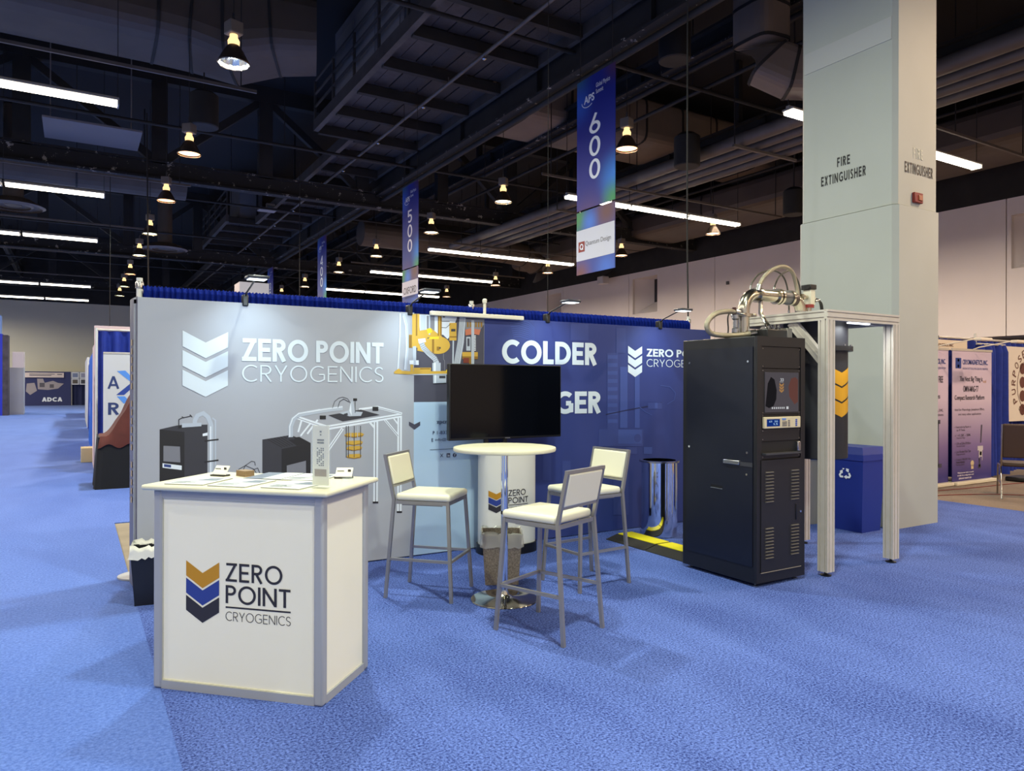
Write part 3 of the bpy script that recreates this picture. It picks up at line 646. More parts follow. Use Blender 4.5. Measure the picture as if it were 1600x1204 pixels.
def girder(x, z, h, y0, y1, label, w=.36):
    t = thing('girder', label, 'girder', (x, (y0+y1)/2, z), group='girders running the length of the hall'); t['kind'] = 'structure'
    MB().box(x-w/2, y0, z, x+w/2, y1, z+.06).build('bottom_flange', CHIPPED, t, True)
    MB().box(x-.04, y0, z+.06, x+.04, y1, z+h-.06).build('web', BLACKP, t, True)
    MB().box(x-w/2, y0, z+h-.06, x+w/2, y1, z+h).build('top_flange', BLACKP, t, True)
    y = y0+1
    while y < y1:
        MB().box(x-w/2+.02, y, z+.06, x+w/2-.02, y+.03, z+h-.06).build('stiffener', BLACKP, t, True); y += 3.8
    MB().tube([(x+.05, y0, z-.12), (x+.05, y1, z-.12)], .07, 8).build('pipe', BLACKP, t, True)
    k = y0+2
    while k < y1: MB().box(x-.08, k, z+h, x+.08, k+.16, 10.97).build('hanger', BLACKP, t, True); k += 7.6
    return t
girder(9.05, 8.02, .86, -10, 62, 'deep black girder beside the overhead catwalk')
girder(12.1, 8.9, .5, -10, 62, 'slim black girder with flaking flange over the column')
girder(16.6, 8.6, .5, -10, 62, 'slim black girder above the pipe rack')
girder(-3.4, 9.2, .5, -10, 62, 'slim black girder over the aisle')
# catwalk
cw = thing('catwalk', 'black steel overhead catwalk with perforated deck and railings', 'catwalk', (7.3, 20, 8.6)); cw['kind'] = 'structure'
DECK = mat('deck_grey', (58,54,56), .6, var=.35, vscale=5); DECKP = mat('deck_perforated', (44,43,46), .7, var=.5, vscale=40)
STR = mat('stringer_grey', (68,63,60), .6, var=.3, vscale=3)
def cat_seg(xl, xr, y0, y1, rail=True, n=None):
    MB().box(xl-.08, y0, 8.55, xl+.06, y1, 8.85).build('stringer', STR, cw, True)
    MB().box(xr-.06, y0, 8.55, xr+.06, y1, 8.85).build('stringer', STR, cw, True)
    n = n or max(1, round((y1-y0)/1.65)); st = (y1-y0)/n
    for i in range(n+1):
        y = y0+i*st; MB().box(xl+.06, y-.07, 8.5, xr-.06, y+.07, 8.74).build('cross_beam', BLACKP, cw, True)
    for i in range(n):
        a, c = y0+i*st+.07, y0+(i+1)*st-.07
        k = round((xr-xl-.12)/.36); wd = (xr-xl-.12)/k
        for j in range(k):
            x = xl+.06+j*wd
            MB().box(x+.012, a, 8.76+(j % 2)*.012, x+wd-.012, c, 8.80).build('deck_plank', DECK if j < 2 else DECKP, cw, True)
    if rail:
        k = max(2, round((y1-y0)/1.6))
        for i in range(k+1):
            y = y0+(y1-y0)*i/k; MB().box(xl-.06, y-.03, 8.85, xl, y+.03, 9.95).build('rail_post', STR, cw, True)
        for z in (9.2, 9.55, 9.92): MB().box(xl-.06, y0, z, xl-.01, y1, z+.05).build('rail', STR, cw, True)
cat_seg(5.72, 8.8, 2.0, 20.2)
cat_seg(6.8, 8.8, 20.35, 33.2, False)
cat_seg(5.6, 8.8, 33.3, 44.0)
cat_seg(6.8, 8.8, 44.1, 60, False)
for y in (5, 12, 20.2, 27, 33.4, 40, 47, 54):
    for x in (6.85, 8.75): MB().beam((x, y, 8.8), (x, y, 10.97), .07).build('hanger_rod', BLACKP, cw, True)
u = thing('air_unit', 'grey boxed ventilation unit standing on the catwalk', 'ventilation unit', (6.4, 16.5, 8.81))
MB().box(5.85, 14.2, 8.81, 7.0, 18.9, 10.75).build('casing', GREYBOX, u, True)
for i in range(3): MB().box(5.83, 14.4+i*1.5, 9.0, 5.855, 15.7+i*1.5, 10.5).build('access_panel', mat('panel_grey', (134,130,128), .6), u, True)
u = tag(MB().box(6.15, 33.6, 8.81, 7.1, 36, 10.6).build('air_unit', GREYBOX), 'small grey boxed unit on the far stretch of catwalk', 'ventilation unit')
sp = thing('sprinkler_pipe', 'thin sprinkler pipe with heads running under the catwalk', 'pipe', (7.25, 25, 8.38))
MB().tube([(7.27,2,8.38),(7.27,60,8.38)], .04, 8).build('pipe_run', PIPE, sp, True)
for i in range(15):
    y = 4+i*3.1; MB().lathe([(.02,0),(.05,.02),(.05,.04),(.015,.05),(.015,.1)], (7.27,y,8.26), 8).build('sprinkler_head', STEEL, sp, True)
for i in range(12):
    y = 5+i*5; MB().beam((7.27,y,8.4),(7.27,y,8.52),.02).build('pipe_hanger', PIPE, sp, True)
tag(MB().box(6.1, 29.2, 8.34, 6.75, 29.8, 8.40).beam((6.4,29.5,8.4),(6.4,29.5,8.6),.05).beam((6.4,29.5,8.6),(6.85,29.5,8.6),.06).build('work_light', mat('unlit_panel', (150,148,152), .4)), 'unlit flat grey work light hung below the catwalk', 'light')

# ducts
def duct(name, label, path, hw, hh, mt, hang=(), seam=None, cut=.35):
    """flat oval duct along path, hw = half width, hh = half height; scale per point allowed"""
    t = thing(name, label, 'air duct', path[0][:3])
    pts = [Vector(p[:3]) for p in path]; n = 20; rings = []
    for i, p in enumerate(pts):
        d = (pts[min(i+1, len(pts)-1)] - pts[max(i-1, 0)]).normalized()
        up = Vector((0,0,1)) if abs(d.z) < .75 else Vector((0,1,0))
        if abs(d.z) >= .75: x = Vector((0,1,0)); y = x.cross(d).normalized()
        else: x = d.cross(up).normalized(); y = x.cross(d).normalized()
        k = path[i][3] if len(path[i]) > 3 else 1; kh = path[i][4] if len(path[i]) > 4 else k
        r = []
        for j in range(n):
            a = 2*math.pi*(j+.5)/n; cx, cy = math.cos(a), math.sin(a); e = cut
            r.append(p + x*hw*k*math.copysign(abs(cx)**e, cx) + y*hh*kh*math.copysign(abs(cy)**e, cy))
        rings.append(r)
    m = MB(); vs = [v for r in rings for v in r]; fs = []
    for i in range(len(rings)-1):
        for j in range(n): fs.append((i*n+j, i*n+(j+1) % n, (i+1)*n+(j+1) % n, (i+1)*n+j))
    m.add(vs, fs, False); m.add(rings[0], [list(range(n))]); m.add(rings[-1], [list(range(n))])
    m.build('duct_shell', mt, t, True)
    for i in (seam or range(1, len(rings)-1)):
        r = rings[i]; c = sum(r, Vector())/n; d = (pts[min(i+1, len(pts)-1)] - pts[max(i-1, 0)]).normalized()
        q = MB(); o1 = [c + (v-c)*1.025 - d*.03 for v in r]; o2 = [c + (v-c)*1.025 + d*.03 for v in r]
        q.add(o1+o2, [(j, (j+1) % n, n+(j+1) % n, n+j) for j in range(n)]); q.add([c+(v-c)*.98-d*.03 for v in r]+[c+(v-c)*.98+d*.03 for v in r]+o1+o2, [(j,(j+1) % n,2*n+(j+1) % n,2*n+j) for j in range(n)]+[(n+j,n+(j+1) % n,3*n+(j+1) % n,3*n+j) for j in range(n)])
        q.build('duct_seam', BLACKP, t, True)
    for h in hang:
        MB().beam((h[0], h[1], h[2]), (h[0], h[1], 10.97), .04).build('duct_strap', BLACKP, t, True)
    return t
xs = [-13.5, -10.5, -7.5, -4.5, -1.5, 1.5]
duct('air_duct', 'wide grey main duct crossing the hall over the aisle', [(x,18.2,9.75) for x in xs] + [(2.3,18.15,9.72,1.02),(3.1,17.95,9.62,1.0,1.15),(4.0,17.55,9.72,.9,.95),(4.9,17.3,9.72,.85,.8)], 1.15, .75, DUCT, [(x,18.2,10.4) for x in (-9,-3,1,4)], cut=.42)
duct('air_duct', 'grey main duct with seams beyond the catwalk girder', [(x,18.2,9.7) for x in (9.6,10.8,12.2,13.6,15,16.5,18,20,22,23.9)], 1.15, .7, DUCTS, [(x,18.2,10.3) for x in (11,15,19,23)], cut=.3)
duct('air_duct', 'seamed grey branch duct dropping and turning beside the column', [(11.33,9.6,10.97),(11.33,9.6,9.6),(11.33,9.6,8.75),(11.33,9.6,8.1),(11.42,9.53,7.72),(11.75,9.25,7.5),(12.4,8.75,7.45),(13.2,8.1,7.45)], .44, .42, DUCTS, [(12.7,8.5,7.8)], cut=.45)
duct('air_duct', 'round dark duct bending across the far bay', [(10.4,30,8.0),(12.5,30,8.0),(15,30,7.95),(17.5,30,7.9),(18.6,30,7.8),(19.4,30.1,7.4),(19.8,30.2,6.9)], .55, .55, DUCT, [(11,30,8.5),(16,30,8.4)], cut=1)
duct('air_duct', 'round dark duct above the far aisle', [(-12,28,8.6),(-8,28,8.6),(-4,28,8.6),(0,28,8.6),(3.3,28,8.6)], .6, .6, DUCT, [(-6,28,9.1),(2,28,9.1)], cut=1)
duct('air_duct', 'large flat duct running beside the white wall', [(21.6,-8,8.3),(21.6,0,8.3),(21.6,8,8.3),(21.6,14,8.3),(21.6,20,8.3),(21.6,26,8.3),(21.6,34,8.3)], 1.3, .55, DUCT, [(21.6,4,8.8),(21.6,16,8.8),(21.6,28,8.8)], cut=.4)
tag(MB().box(-.75, 21.7, 8.2, 1.5, 23.5, 8.25).beam((-.6,22.8,8.24),(-.6,22.8,10.97),.03).beam((1.3,22.8,8.24),(1.3,22.8,10.97),.03).build('acoustic_panel', mat('panel_mid', (120,116,118), .8)), 'flat grey panel slung beside the roof truss', 'panel')
# conduits: four parallel pipes on trapeze hangers
for i in range(4):
    x = 14.0+i*.52
    tag(MB().tube([(x,q,7.54 if i == 0 else 7.485) for q in (-9,6,12,19,28.5)], [.17,.17,.17,.17,.17] if i == 0 else [.12]*5, 10).build('pipe', PIPE), ['thick grey pipe, widest of four side by side under the girder','grey pipe next to the thick one of four overhead','third slim grey pipe of four overhead','outer slim grey pipe of four, towards the white wall'][i], 'pipe', 'overhead pipe rack')
for y in (-2, 4.5, 12.4, 20, 27):
    t = thing('pipe_trapeze', 'trapeze bar carrying the four overhead pipes', 'hanger', (14.8, y, 7.3), group='trapeze bars under the pipes')
    MB().box(-1.15, -.04, 0, 1.15, .04, .06).build('bar', PIPE, t)
    for s_ in (-1.1, 1.1): MB().beam((s_,0,.03),(s_,0,3.67),.025).build('rod', BLACKP, t)
# strut rails above the fluorescent rows
for y, x0, x1 in [(15.2,-13,3.1),(23.4,-13,2.9),(30.8,-13,2.6),(38,-13,2.6),(46,-13,2.7),(9.0,13.7,23.5),(16.5,10.8,20.5),(26.4,11,20.5),(33,11,20.5)]:
    t = thing('strut_rail', 'thin grey strut rail hung over a row of tubes '+('above the aisle' if x0 < 0 else 'by the white wall'), 'rail', ((x0+x1)/2, y, 7.35), group='strut rails '+('above the aisle' if x0 < 0 else 'by the white wall'))
    zr = 7.35 if x0 < 0 else 7.2
    MB().box(x0, y-.025, zr, x1, y+.025, zr+.06).build('channel', PIPE, t, True)
    for k in range(4):
        x = x0+.3+(x1-x0-.6)*k/3; MB().beam((x,y,zr+.06),(x,y,10.97),.02).build('rod', BLACKP, t, True)
# hanging black cylinders
for (x, y, z, top, lab) in [(2.59,18.6,7.6,8.9,'black cylindrical downlight can under the main duct'),(13.4,13.7,7.1,12,'black cylindrical can hung beside the pipes'),(10.6,11.2,8.2,12,'black cylindrical can under the girder'),(19.6,15.3,6.95,12,'black cylindrical can hung near the white wall')]:
    t = thing('downlight_can', lab, 'light', (x, y, z))
    MB().lathe([(.30,0),(.33,.02),(.33,.75),(.2,.85),(.05,.9)], n=20, cap=True).build('can', BLACKP, t)
    MB().beam((0,0,.85),(0,0,min(10.97,top)-z),.03).build('stem', BLACKP, t)
for (x, y, z, lab) in [(-1.85,30,7.5,'round ceiling air diffuser with nested rings over the aisle'),(3.4,36,7.5,'round ceiling air diffuser in the far bay')]:
    t = thing('air_diffuser', lab, 'diffuser', (x, y, z))
    MB().lathe([(.85,0),(.95,.05),(.55,.28),(.5,.3)], n=28, cap=False).build('outer_ring', DUCTS, t)
    MB().lathe([(.52,.03),(.6,.07),(.3,.26)], n=28, cap=False).build('inner_ring', DUCTS, t)
    MB().lathe([(0.01,.05),(.25,.08),(.3,.3),(.3,3.46)], n=20, cap=False).build('neck', DUCT, t)
# sprinkler and conduit runs across the bays
for y, z, lab in [(12.5,8.5,'thin black conduit across the bay over the booth'),(20.8,8.2,'thin black conduit across the bay by the main duct'),(29,8.3,'thin black conduit across the third bay'),(34.5,8.0,'thin black conduit across the fourth bay'),(44,7.9,'thin black conduit across the far bay')]:
    t = thing('conduit', lab, 'pipe', (5, y, z))
    MB().tube([(-13.9,y,z),(20,y,z)], .045, 6).build('conduit_run', BLACKP, t, True)
    for x in (-12,-6,0,5,11.4,17,19.6): MB().beam((x,y,z),(x,y,10.97),.02).build('rod', BLACKP, t, True)
for x, z, lab in [(12.9,8.62,'dark steel pipe over the column'),(19.9,8.75,'dark steel pipe between the pipes and the wall')]:
    t = thing('conduit', lab, 'pipe', (x, 20, z))
    MB().tube([(x,-10,z),(x,62,z)], .05, 6).build('conduit_run', BLACKP, t, True)
    for y in (-6, 3, 13, 22, 33, 42, 51, 59): MB().beam((x,y,z),(x,y,10.97),.02).build('rod', BLACKP, t, True)

# ------------------------------------------------------------------ lamps
BULB = {WALLW: 'x', NEUTRAL: 'n', GREEN: 'g', WARM: 'w', COOL: 'c'}
lamp_meshes = {}
def hb():
    p = {}
    p['reflector'] = MB().lathe([(.235,0),(.245,.012),(.22,.06),(.15,.2),(.085,.29)], n=28, cap=False).add([], []).mesh('reflector', mat('lamp_reflector', (116,98,84), .3, .75))
    p['neck'] = MB().lathe([(.085,.29),(.09,.36),(.06,.42),(.06,.46)], n=16, cap=False).mesh('neck', emis('lamp_neck_glow', (255,214,150), 2.2))
    p['ballast'] = MB().rbox(-.11, -.11, .46, .11, .11, .66, .02).mesh('ballast', mat('ballast_grey', (118,108,98), .5))
    p['hook'] = MB().tube([(0,0,.66),(0,0,.80)], .02, 8).mesh('hook', STEEL)
    p['short_wire'] = MB().tube([(0,0,.78),(0,0,9.06-LAMP_Z)], .008, 6).mesh('hanger_wire', BLACKP)
    p['hanger_wire'] = MB().tube([(0,0,.78),(0,0,10.97-LAMP_Z)], .008, 6).mesh('hanger_wire', BLACKP)
    return p
HB = hb()
HB_PLAIN = MB().lathe([(.085,.29),(.09,.36),(.06,.42),(.06,.46)], n=16, cap=False).mesh('neck', STEEL)
for li, (x, y, c, p, off) in enumerate(LAMPS):
    row = {-6.0: 'far side of the aisle', 2.1: 'the aisle', 10.0: 'the bay beside the catwalk girder', 18.0: 'the bay along the white wall'}[x]
    t = thing('high_bay_lamp_%d_offscreen' % (li+1) if off else 'high_bay_lamp', 'hanging high bay lamp with flared reflector over '+row, 'lamp', (x, y, LAMP_Z), 0, 'high bay lamps over '+row)
    t.rotation_euler = (0, 0, random.uniform(0,6))
    for k, me in HB.items():
        if off and k == 'neck': me = HB_PLAIN
        if k == ('hanger_wire' if y == 17.2 else 'short_wire'): continue
        if k == 'short_wire': k = 'hanger_wire'
        o = bpy.data.objects.new(k, me); COL.objects.link(o); o.parent = t
    # inner faceted dish, seen from below
    key = 'dish_'+BULB[c]
    if key not in lamp_meshes:
        d = MB(); n = 24; prof = [(.232,.005),(.205,.07),(.145,.19),(.08,.27)]; vs = []
        for i, (r, h) in enumerate(prof):
            for k in range(n): a = 2*math.pi*(k+.5*(i % 2))/n; rr = r*(1-.04*(k % 2)); vs.append((rr*math.cos(a), rr*math.sin(a), h))
        fs = [(i*n+k, i*n+(k+1) % n, (i+1)*n+(k+1) % n, (i+1)*n+k) for i in range(3) for k in range(n)]
        d.add(vs, fs); lamp_meshes[key] = d.mesh('dish', mat('dish_chrome', (236,234,226), .2, 1))
        col_ = tuple(int(255*v) for v in c)
        lamp_meshes['lens_'+BULB[c]] = MB().lathe([(.001,.03),(.20,.03),(.222,.035)], n=24, cap=False).mesh('lens', emis('lens_'+BULB[c], col_, 7))
        lamp_meshes['bulb_'+BULB[c]] = MB().lathe([(0.005,.1),(.05,.11),(.075,.16),(.06,.22),(.04,.28)], n=14, cap=False).mesh('bulb', emis('bulb_'+BULB[c], col_, 60))
    for k in (('dish_',) if off else ('dish_', 'bulb_') if (x == 2.1 and y == 12) else ('lens_',)):
        o = bpy.data.objects.new(k[:-1], lamp_meshes[k+BULB[c]]); COL.objects.link(o); o.parent = t
    L = bpy.data.lights.new('lamp_light', 'AREA'); L.shape = 'DISK'; L.size = (.28 if (x == 2.1 and y == 12) else .40); L.energy = p; L.color = c
    ln_ = 'lamp_light_%d_offscreen' % (li+1) if off else 'lamp_light'; L.name = ln_
    lo = bpy.data.objects.new(ln_, L); COL.objects.link(lo); lo.parent = t; lo.location = (0, 0, .06 if (x == 2.1 and y == 12) else .015)

TUBE = emis('tube_glow', (255,246,226), 11)
def fluor(x0, x1, y, z=6.8):
    t = thing('fluorescent_light', 'long fluorescent strip light hung on wires '+('over the aisle' if x0 < 0 else 'between the girder and the white wall'), 'light', ((x0+x1)/2, y, z), group='fluorescent strips '+('over the aisle' if x0 < 0 else 'beyond the girder'))
    n = max(1, round((x1-x0)/2.4)); L = (x1-x0)/n
    for i in range(n):
        a = x0+i*L+.03; c = a+L-.06
        h = MB().box(a, y-.13, z+.085, c, y+.13, z+.12).box(a, y-.04, z+.11, c, y+.04, z+.17).build('housing', mat('fixture_white', (170,166,158), .5), t, True)
        for s_ in (-.07, .07): MB().tube([(a+.02,y+s_,z+.045),(c-.02,y+s_,z+.045)], .042, 10).build('tube', TUBE, h, True)
        MB().box(c-.03, y-.135, z+.0, c, y+.135, z+.12).build('end_cap', mat('fixture_white', (170,166,158), .5), h, True)
    for k in range(n+1):
        x = min(max(x0+k*L, x0+.05), x1-.05); MB().beam((x, y, z+.15), (x, y, 10.97), .012).build('wire', BLACKP, t, True)
for y in (15.8, 23.7, 31.3, 46.25, 53.9): fluor(-6.5, .72, y)
for y in (9.44, 16.92, 26.3, 32.9, 40.2): fluor(11.87, 18.9, y)
# ------------------------------------------------------------------ backdrop walls of the booth
INK = {'ink_black': (30,29,33), 'ink_dark': (52,52,60), 'ink_grey': (120,122,132), 'ink_silver': (176,186,200), 'ink_white': (222,230,240), 'ink_white2': (206,214,226),
       'ink_gold': (196,158,62), 'ink_brass': (140,104,34), 'ink_yellow': (232,200,40), 'ink_copper': (190,112,84), 'ink_red': (120,52,40), 'ink_blue': (40,60,120), 'ink_slate': (66,66,82),
       'ink_navy_light': (58,78,148), 'ink_navy_mid': (50,66,132), 'ink_navy_dark': (24,32,78)}
for k, v in INK.items(): mat(k, v, .6)
YB = 5.92
GREYF = mat('backdrop_grey', (163,167,177), .7, var=.012, vscale=2); NAVYF = mat('backdrop_navy', (40,56,122), .6, var=.05, vscale=3)
LIGHTF = mat('print_pale_blue', (172,198,224), .7); SLATEF = mat('print_slate', (70,70,86), .7)
def draw(groups, parent, yb):
    pl = {}
    for i, (g, col_, lay, kind, pts, wd) in enumerate(PRINTS):
        if g not in groups: continue
        polys = [pts] if kind == 'p' else ribbon(pts, wd)
        b = pl.setdefault((g, col_), MB())
        for q in polys: b.poly([(v[0], yb-.0006-.0003*lay-.000008*i, v[1]) for v in q])
    for (g, c_), b in pl.items(): b.build(g, MATS[c_], parent, True, fixn=False)
gb = thing('backdrop_wall', 'grey pop-up backdrop printed with a white chevron logo and machines', 'display wall', (1.8, YB, 0))
m = MB(); m.box(.381, YB, .01, 2.541, YB+.035, 2.135); m.build('fabric', GREYF, gb, True)
MB().box(2.541, YB, 1.352, 3.235, YB+.035, 2.13).build('slate_section', SLATEF, gb, True)
MB().box(2.541, YB, .01, 3.235, YB+.035, 1.352).build('pale_section', LIGHTF, gb, True)
# end panel with a strip of gold letters
ec = MB(); n = 8; vs = []
for i in range(n+1):
    t = i/n; x = .381-.03*math.sin(t*1.6); y = YB+.33*t
    vs += [(x, y, .01), (x, y, 2.14)]
ec.add(vs, [(2*i, 2*i+2, 2*i+3, 2*i+1) for i in range(n)], True)
o = ec.build('end_panel', mat('end_grey', (100,98,110), .45), gb, True)
e = MB()
for i, z in enumerate([.62+.065*k for k in range(19)]):
    if i in (5, 12): continue
    e.poly([(.356, YB+.16, z), (.353, YB+.22, z), (.353, YB+.22, z+.045), (.356, YB+.16, z+.045)])
e.build('end_lettering', mat('gold_letter', (186,160,112), .5), o, True)
MB().box(.36, YB+.04, .01, .40, YB+.06, 2.13).box(3.19, YB+.04, .01, 3.22, YB+.06, 2.12).box(.36, YB+.04, 2.09, 3.22, YB+.06, 2.12).box(.36, YB+.04, .02, 3.22, YB+.06, .05).build('frame', ALUF, gb, True)
wi = mat('logo_white', (208,220,230), .6)
fm = frontmap(YB-.004)
for q in chevrons(.68, 1.0, 1.904, .086, .118, .146): printed('chevron', q, fm, wi, gb)
printed('lettering', lettering('ZERO POINT', 1.102, 2.258, 1.684, 1.862, .19, .075), fm, wi, gb)
printed('lettering', lettering('CRYOGENICS', 1.103, 2.258, 1.524, 1.655, .085, .15), fm, wi, gb)
draw(('rack_print', 'frame_print', 'cryostat_print', 'contact_print'), gb, YB)
ti = mat('ink_text', (40,46,84), .6)
for txt, x, z, h, wd, bd in [('zpcry', 2.758, 1.148, .034, .135, .012), ('P', 2.721, 1.063, .03, .018, .012), ('1-833-9', 2.763, 1.063, .03, .145, .0), ('E', 2.709, .998, .03, .018, .012), ('info@zp', 2.744, .998, .03, .15, .0)]:
    small_text('contact_text', txt, (x, YB-.004, z), (1,0,0), (0,0,1), wd, h, ti, gb, bd)
b = MB()
for q in ribbon([(2.693,.928),(3.05,.928)], .004): b.poly([(v[0], YB-.004, v[1]) for v in q])
for q in ribbon([(2.797,.857),(2.823,.889)], .005)+ribbon([(2.797,.889),(2.823,.857)], .004): b.poly([(v[0], YB-.004, v[1]) for v in q])
b.poly([(2.858,YB-.004,.853),(2.893,YB-.004,.853),(2.893,YB-.004,.889),(2.858,YB-.004,.889)])
b.poly([(2.938+.019*math.cos(t*.3927), YB-.004, .870+.019*math.sin(t*.3927)) for t in range(16)])
b.build('social_icons', ti, gb, True, fixn=False)
small_text('icon_text', 'in', (2.866, YB-.006, .859), (1,0,0), (0,0,1), .02, .023, wi, gb, .02)
small_text('icon_text', 'f', (2.933, YB-.006, .856), (1,0,0), (0,0,1), .012, .028, wi, gb, .02)

nb = thing('backdrop_wall', 'navy blue backdrop lettered in white beside the black rack', 'display wall', (4.7, YB, 0))
MB().box(3.24, YB, .01, 6.16, YB+.035, 2.13).build('fabric', NAVYF, nb, True)
MB().box(3.26, YB+.04, .01, 3.29, YB+.06, 2.12).box(6.1, YB+.04, .01, 6.13, YB+.06, 2.12).box(3.26, YB+.04, 2.09, 6.13, YB+.06, 2.12).build('frame', ALUF, nb, True)
draw(('faint_print',), nb, YB)
printed('lettering', lettering('COLDER', 3.43, 4.545, 1.708, 1.932, .21, .07), fm, wi, nb)
printed('lettering', lettering('LONGER', 3.40, 4.597, 1.222, 1.442, .21, .07), fm, wi, nb)
for q in chevrons(4.955, 5.147, 1.919, .052, .077, .0985): printed('chevron', q, fm, wi, nb)
printed('lettering', lettering('ZERO POINT', 5.21, 6.07, 1.813, 1.895, .19, .075), fm, wi, nb)
printed('lettering', lettering('CRYOGENICS', 5.21, 6.07, 1.705, 1.785, .085, .15), fm, wi, nb)

# pipe and drape behind the booth
def drape(name, label, x0, x1, y, z0, z1, mt, group=None, amp=.035, pitch=.16, axis='x', header=.12, parent=None):
    t = thing(name, label, 'drape', ((x0+x1)/2, y, 0) if axis == 'x' else (y, (x0+x1)/2, 0), group=group) if parent is None else parent
    n = int((x1-x0)/pitch*8); m = MB(); vs = []; rnd = random.Random(int(x0*97+y*31)); ph = 0
    zs = [z0, z0+(z1-z0)*.5, z1-header, z1]
    for i in range(n+1):
        u = x0+(x1-x0)*i/n; ph += 2*math.pi/8*rnd.uniform(.75, 1.25)
        for j, z in enumerate(zs):
            a = amp*(1.25 if j == 0 else 1 if j < 3 else .5); d = a*math.sin(ph)+a*.4*math.sin(ph*.37+j*.4)
            vs.append((u, y+d, z) if axis == 'x' else (y+d, u, z))
    k = len(zs)
    for i in range(n):
        for j in range(k-1): m.f.append([i*k+j, (i+1)*k+j, (i+1)*k+j+1, i*k+j+1]); m.sm.append(True)
    m.v = vs; m.build('cloth', mt, t, True, fixn=False)
    return t
YD = 6.40
dr = drape('drape', 'royal blue pleated drape on a pipe behind the booth', .45, 6.26, YD, .02, 2.25, DRAPE2, amp=.022, pitch=.055)
# gathered top of the drape over the crossbar
mm = MB(); n = 900; rnd = random.Random(3); ph = 0
for i in range(n+1):
    x = .45+5.81*i/n; ph += rnd.uniform(.5, 1.3); d = .016*math.sin(ph); zt = 2.272+.006*math.sin(ph*1.7)
    for (yy, zz) in ((YD-.045+d, 2.125), (YD-.05+d, 2.235), (YD-.03+d*.6, zt), (YD+.03+d*.6, zt), (YD+.05-d, 2.125)): mm.v.append((x, yy, zz))
for i in range(n):
    for j in range(4): mm.f.append([i*5+j, (i+1)*5+j, (i+1)*5+j+1, i*5+j+1]); mm.sm.append(False)
mm.build('gathered_top', DRAPE2, dr, True, fixn=False)
MB().tube([(.42,YD,2.235),(6.28,YD,2.235)], .02, 10).build('crossbar', ALU, dr, True)
for x, zt in ((.425, 2.335), (3.36, 2.335), (6.29, 2.33)):
    o = MB().tube([(x,YD,0),(x,YD,zt)], .022 if x != 3.36 else .02, 12).build('upright', mat('pipe_white', (220,218,210), .4), dr, True)
    MB().lathe([(.03,0),(.03,.04),(.026,.05)], (x,YD,zt-.08), 12).build('collar', STEEL, o, True)
    MB().lathe([(.15,0),(.15,.012),(.03,.02),(.03,.06)], (x,YD,0), 20).build('base_plate', ALUF, o, True)
lb = thing('light_bar', 'cream white bar clipped across the top of the two backdrops', 'rail', (3.17, 5.9, 2.12))
MB().rbox(2.685, 5.875, 2.118, 3.65, 5.92, 2.158, .008).build('bar', mat('bar_cream', (232,226,206), .45), lb, True)
MB().tube([(3.235,5.90,2.15),(3.235,5.90,2.27)], .014, 10).lathe([(.02,0),(.022,.03),(.012,.04)], (3.235,5.90,2.26), 10).build('stem', mat('bar_cream', (232,226,206), .45), lb, True)
# display spotlights on arms
for i, (x, hx, cc) in enumerate([(1.126, 1.11, (.70,.90,1.0)), (2.50, 2.46, (.70,.90,1.0)), (3.943, 3.86, (.70,.90,1.0)), (5.399, 5.25, (.70,.90,1.0))]):
    t = thing('display_spotlight', ['thin armed spotlight clipped above the white logo on grey', 'thin armed spotlight clipped above the gold machine print', 'thin armed spotlight clipped above the word COLDER', 'thin armed spotlight clipped above the small navy logo'][i], 'spotlight', (x, YB, 2.12), group='display spotlights')
    MB().rbox(x-.022, YB-.02, 2.11, x+.022, YB+.05, 2.20, .008).build('clamp', BLACKPL, t, True)
    MB().tube([(x,YB,2.18),(x+.003,YB-.05,2.215),(hx,YB-.45,2.262)], .007, 8).build('arm', BLACKPL, t, True)
    h = MB().rbox(hx-.075, YB-.57, 2.255, hx+.075, YB-.44, 2.278, .009).build('lamp_head', mat('spot_head', (52,56,66), .35), t, True)
    MB().box(hx-.06, YB-.555, 2.2515, hx+.06, YB-.455, 2.2545).build('led_lens', emis('led_lens', (235,248,255), 5), h, True)
    L = bpy.data.lights.new('spot_light', 'SPOT'); L.energy = 38; L.color = cc; L.spot_size = R(100); L.spot_blend = 1; L.shadow_soft_size = .05
    lo = bpy.data.objects.new('spot_light', L); COL.objects.link(lo); lo.parent = t; lo.matrix_parent_inverse = wmat(t).inverted()
    lo.location = (hx, YB-.50, 2.24); d = Vector((hx+.05, YB, 1.72))-lo.location; lo.rotation_euler = d.to_track_quat('-Z', 'Y').to_euler()

# ------------------------------------------------------------------ display counter
dc = thing('display_counter', 'white panelled display counter with grey metal frame and logo', 'counter', (.6577, 3.6827, 0), R(-44.6))
W2 = .4625; DD = .50; HC = .982
for sx in (-1, 1):
    for y in (0, DD):
        MB().rbox(sx*W2-(.05 if sx > 0 else 0), y-(.05 if y else 0), 0, sx*W2+(.05 if sx < 0 else 0), y+(0 if y else .05), HC, .012, 3).build('corner_post', ALUF, dc)
for z0, z1 in ((0, .04), (HC-.042, HC)):
    for y in (.004, DD-.044): MB().box(-W2+.045, y, z0, W2-.045, y+.04, z1).build('rail', ALUF, dc)
    for x in (-W2+.004, W2-.044): MB().box(x, .045, z0, x+.04, DD-.045, z1).build('rail', ALUF, dc)
fp = MB().box(-W2+.045, .014, .038, W2-.045, .026, HC-.04).build('front_panel', WHITE_PANEL, dc)
MB().box(-W2+.045, DD-.026, .038, W2-.045, DD-.014, HC-.04).build('back_panel', WHITE_PANEL, dc)
for x in (-W2+.014, W2-.026): MB().box(x, .045, .038, x+.012, DD-.045, HC-.04).build('side_panel', WHITE_PANEL, dc)
e = MB(); g = WHITE_LAM
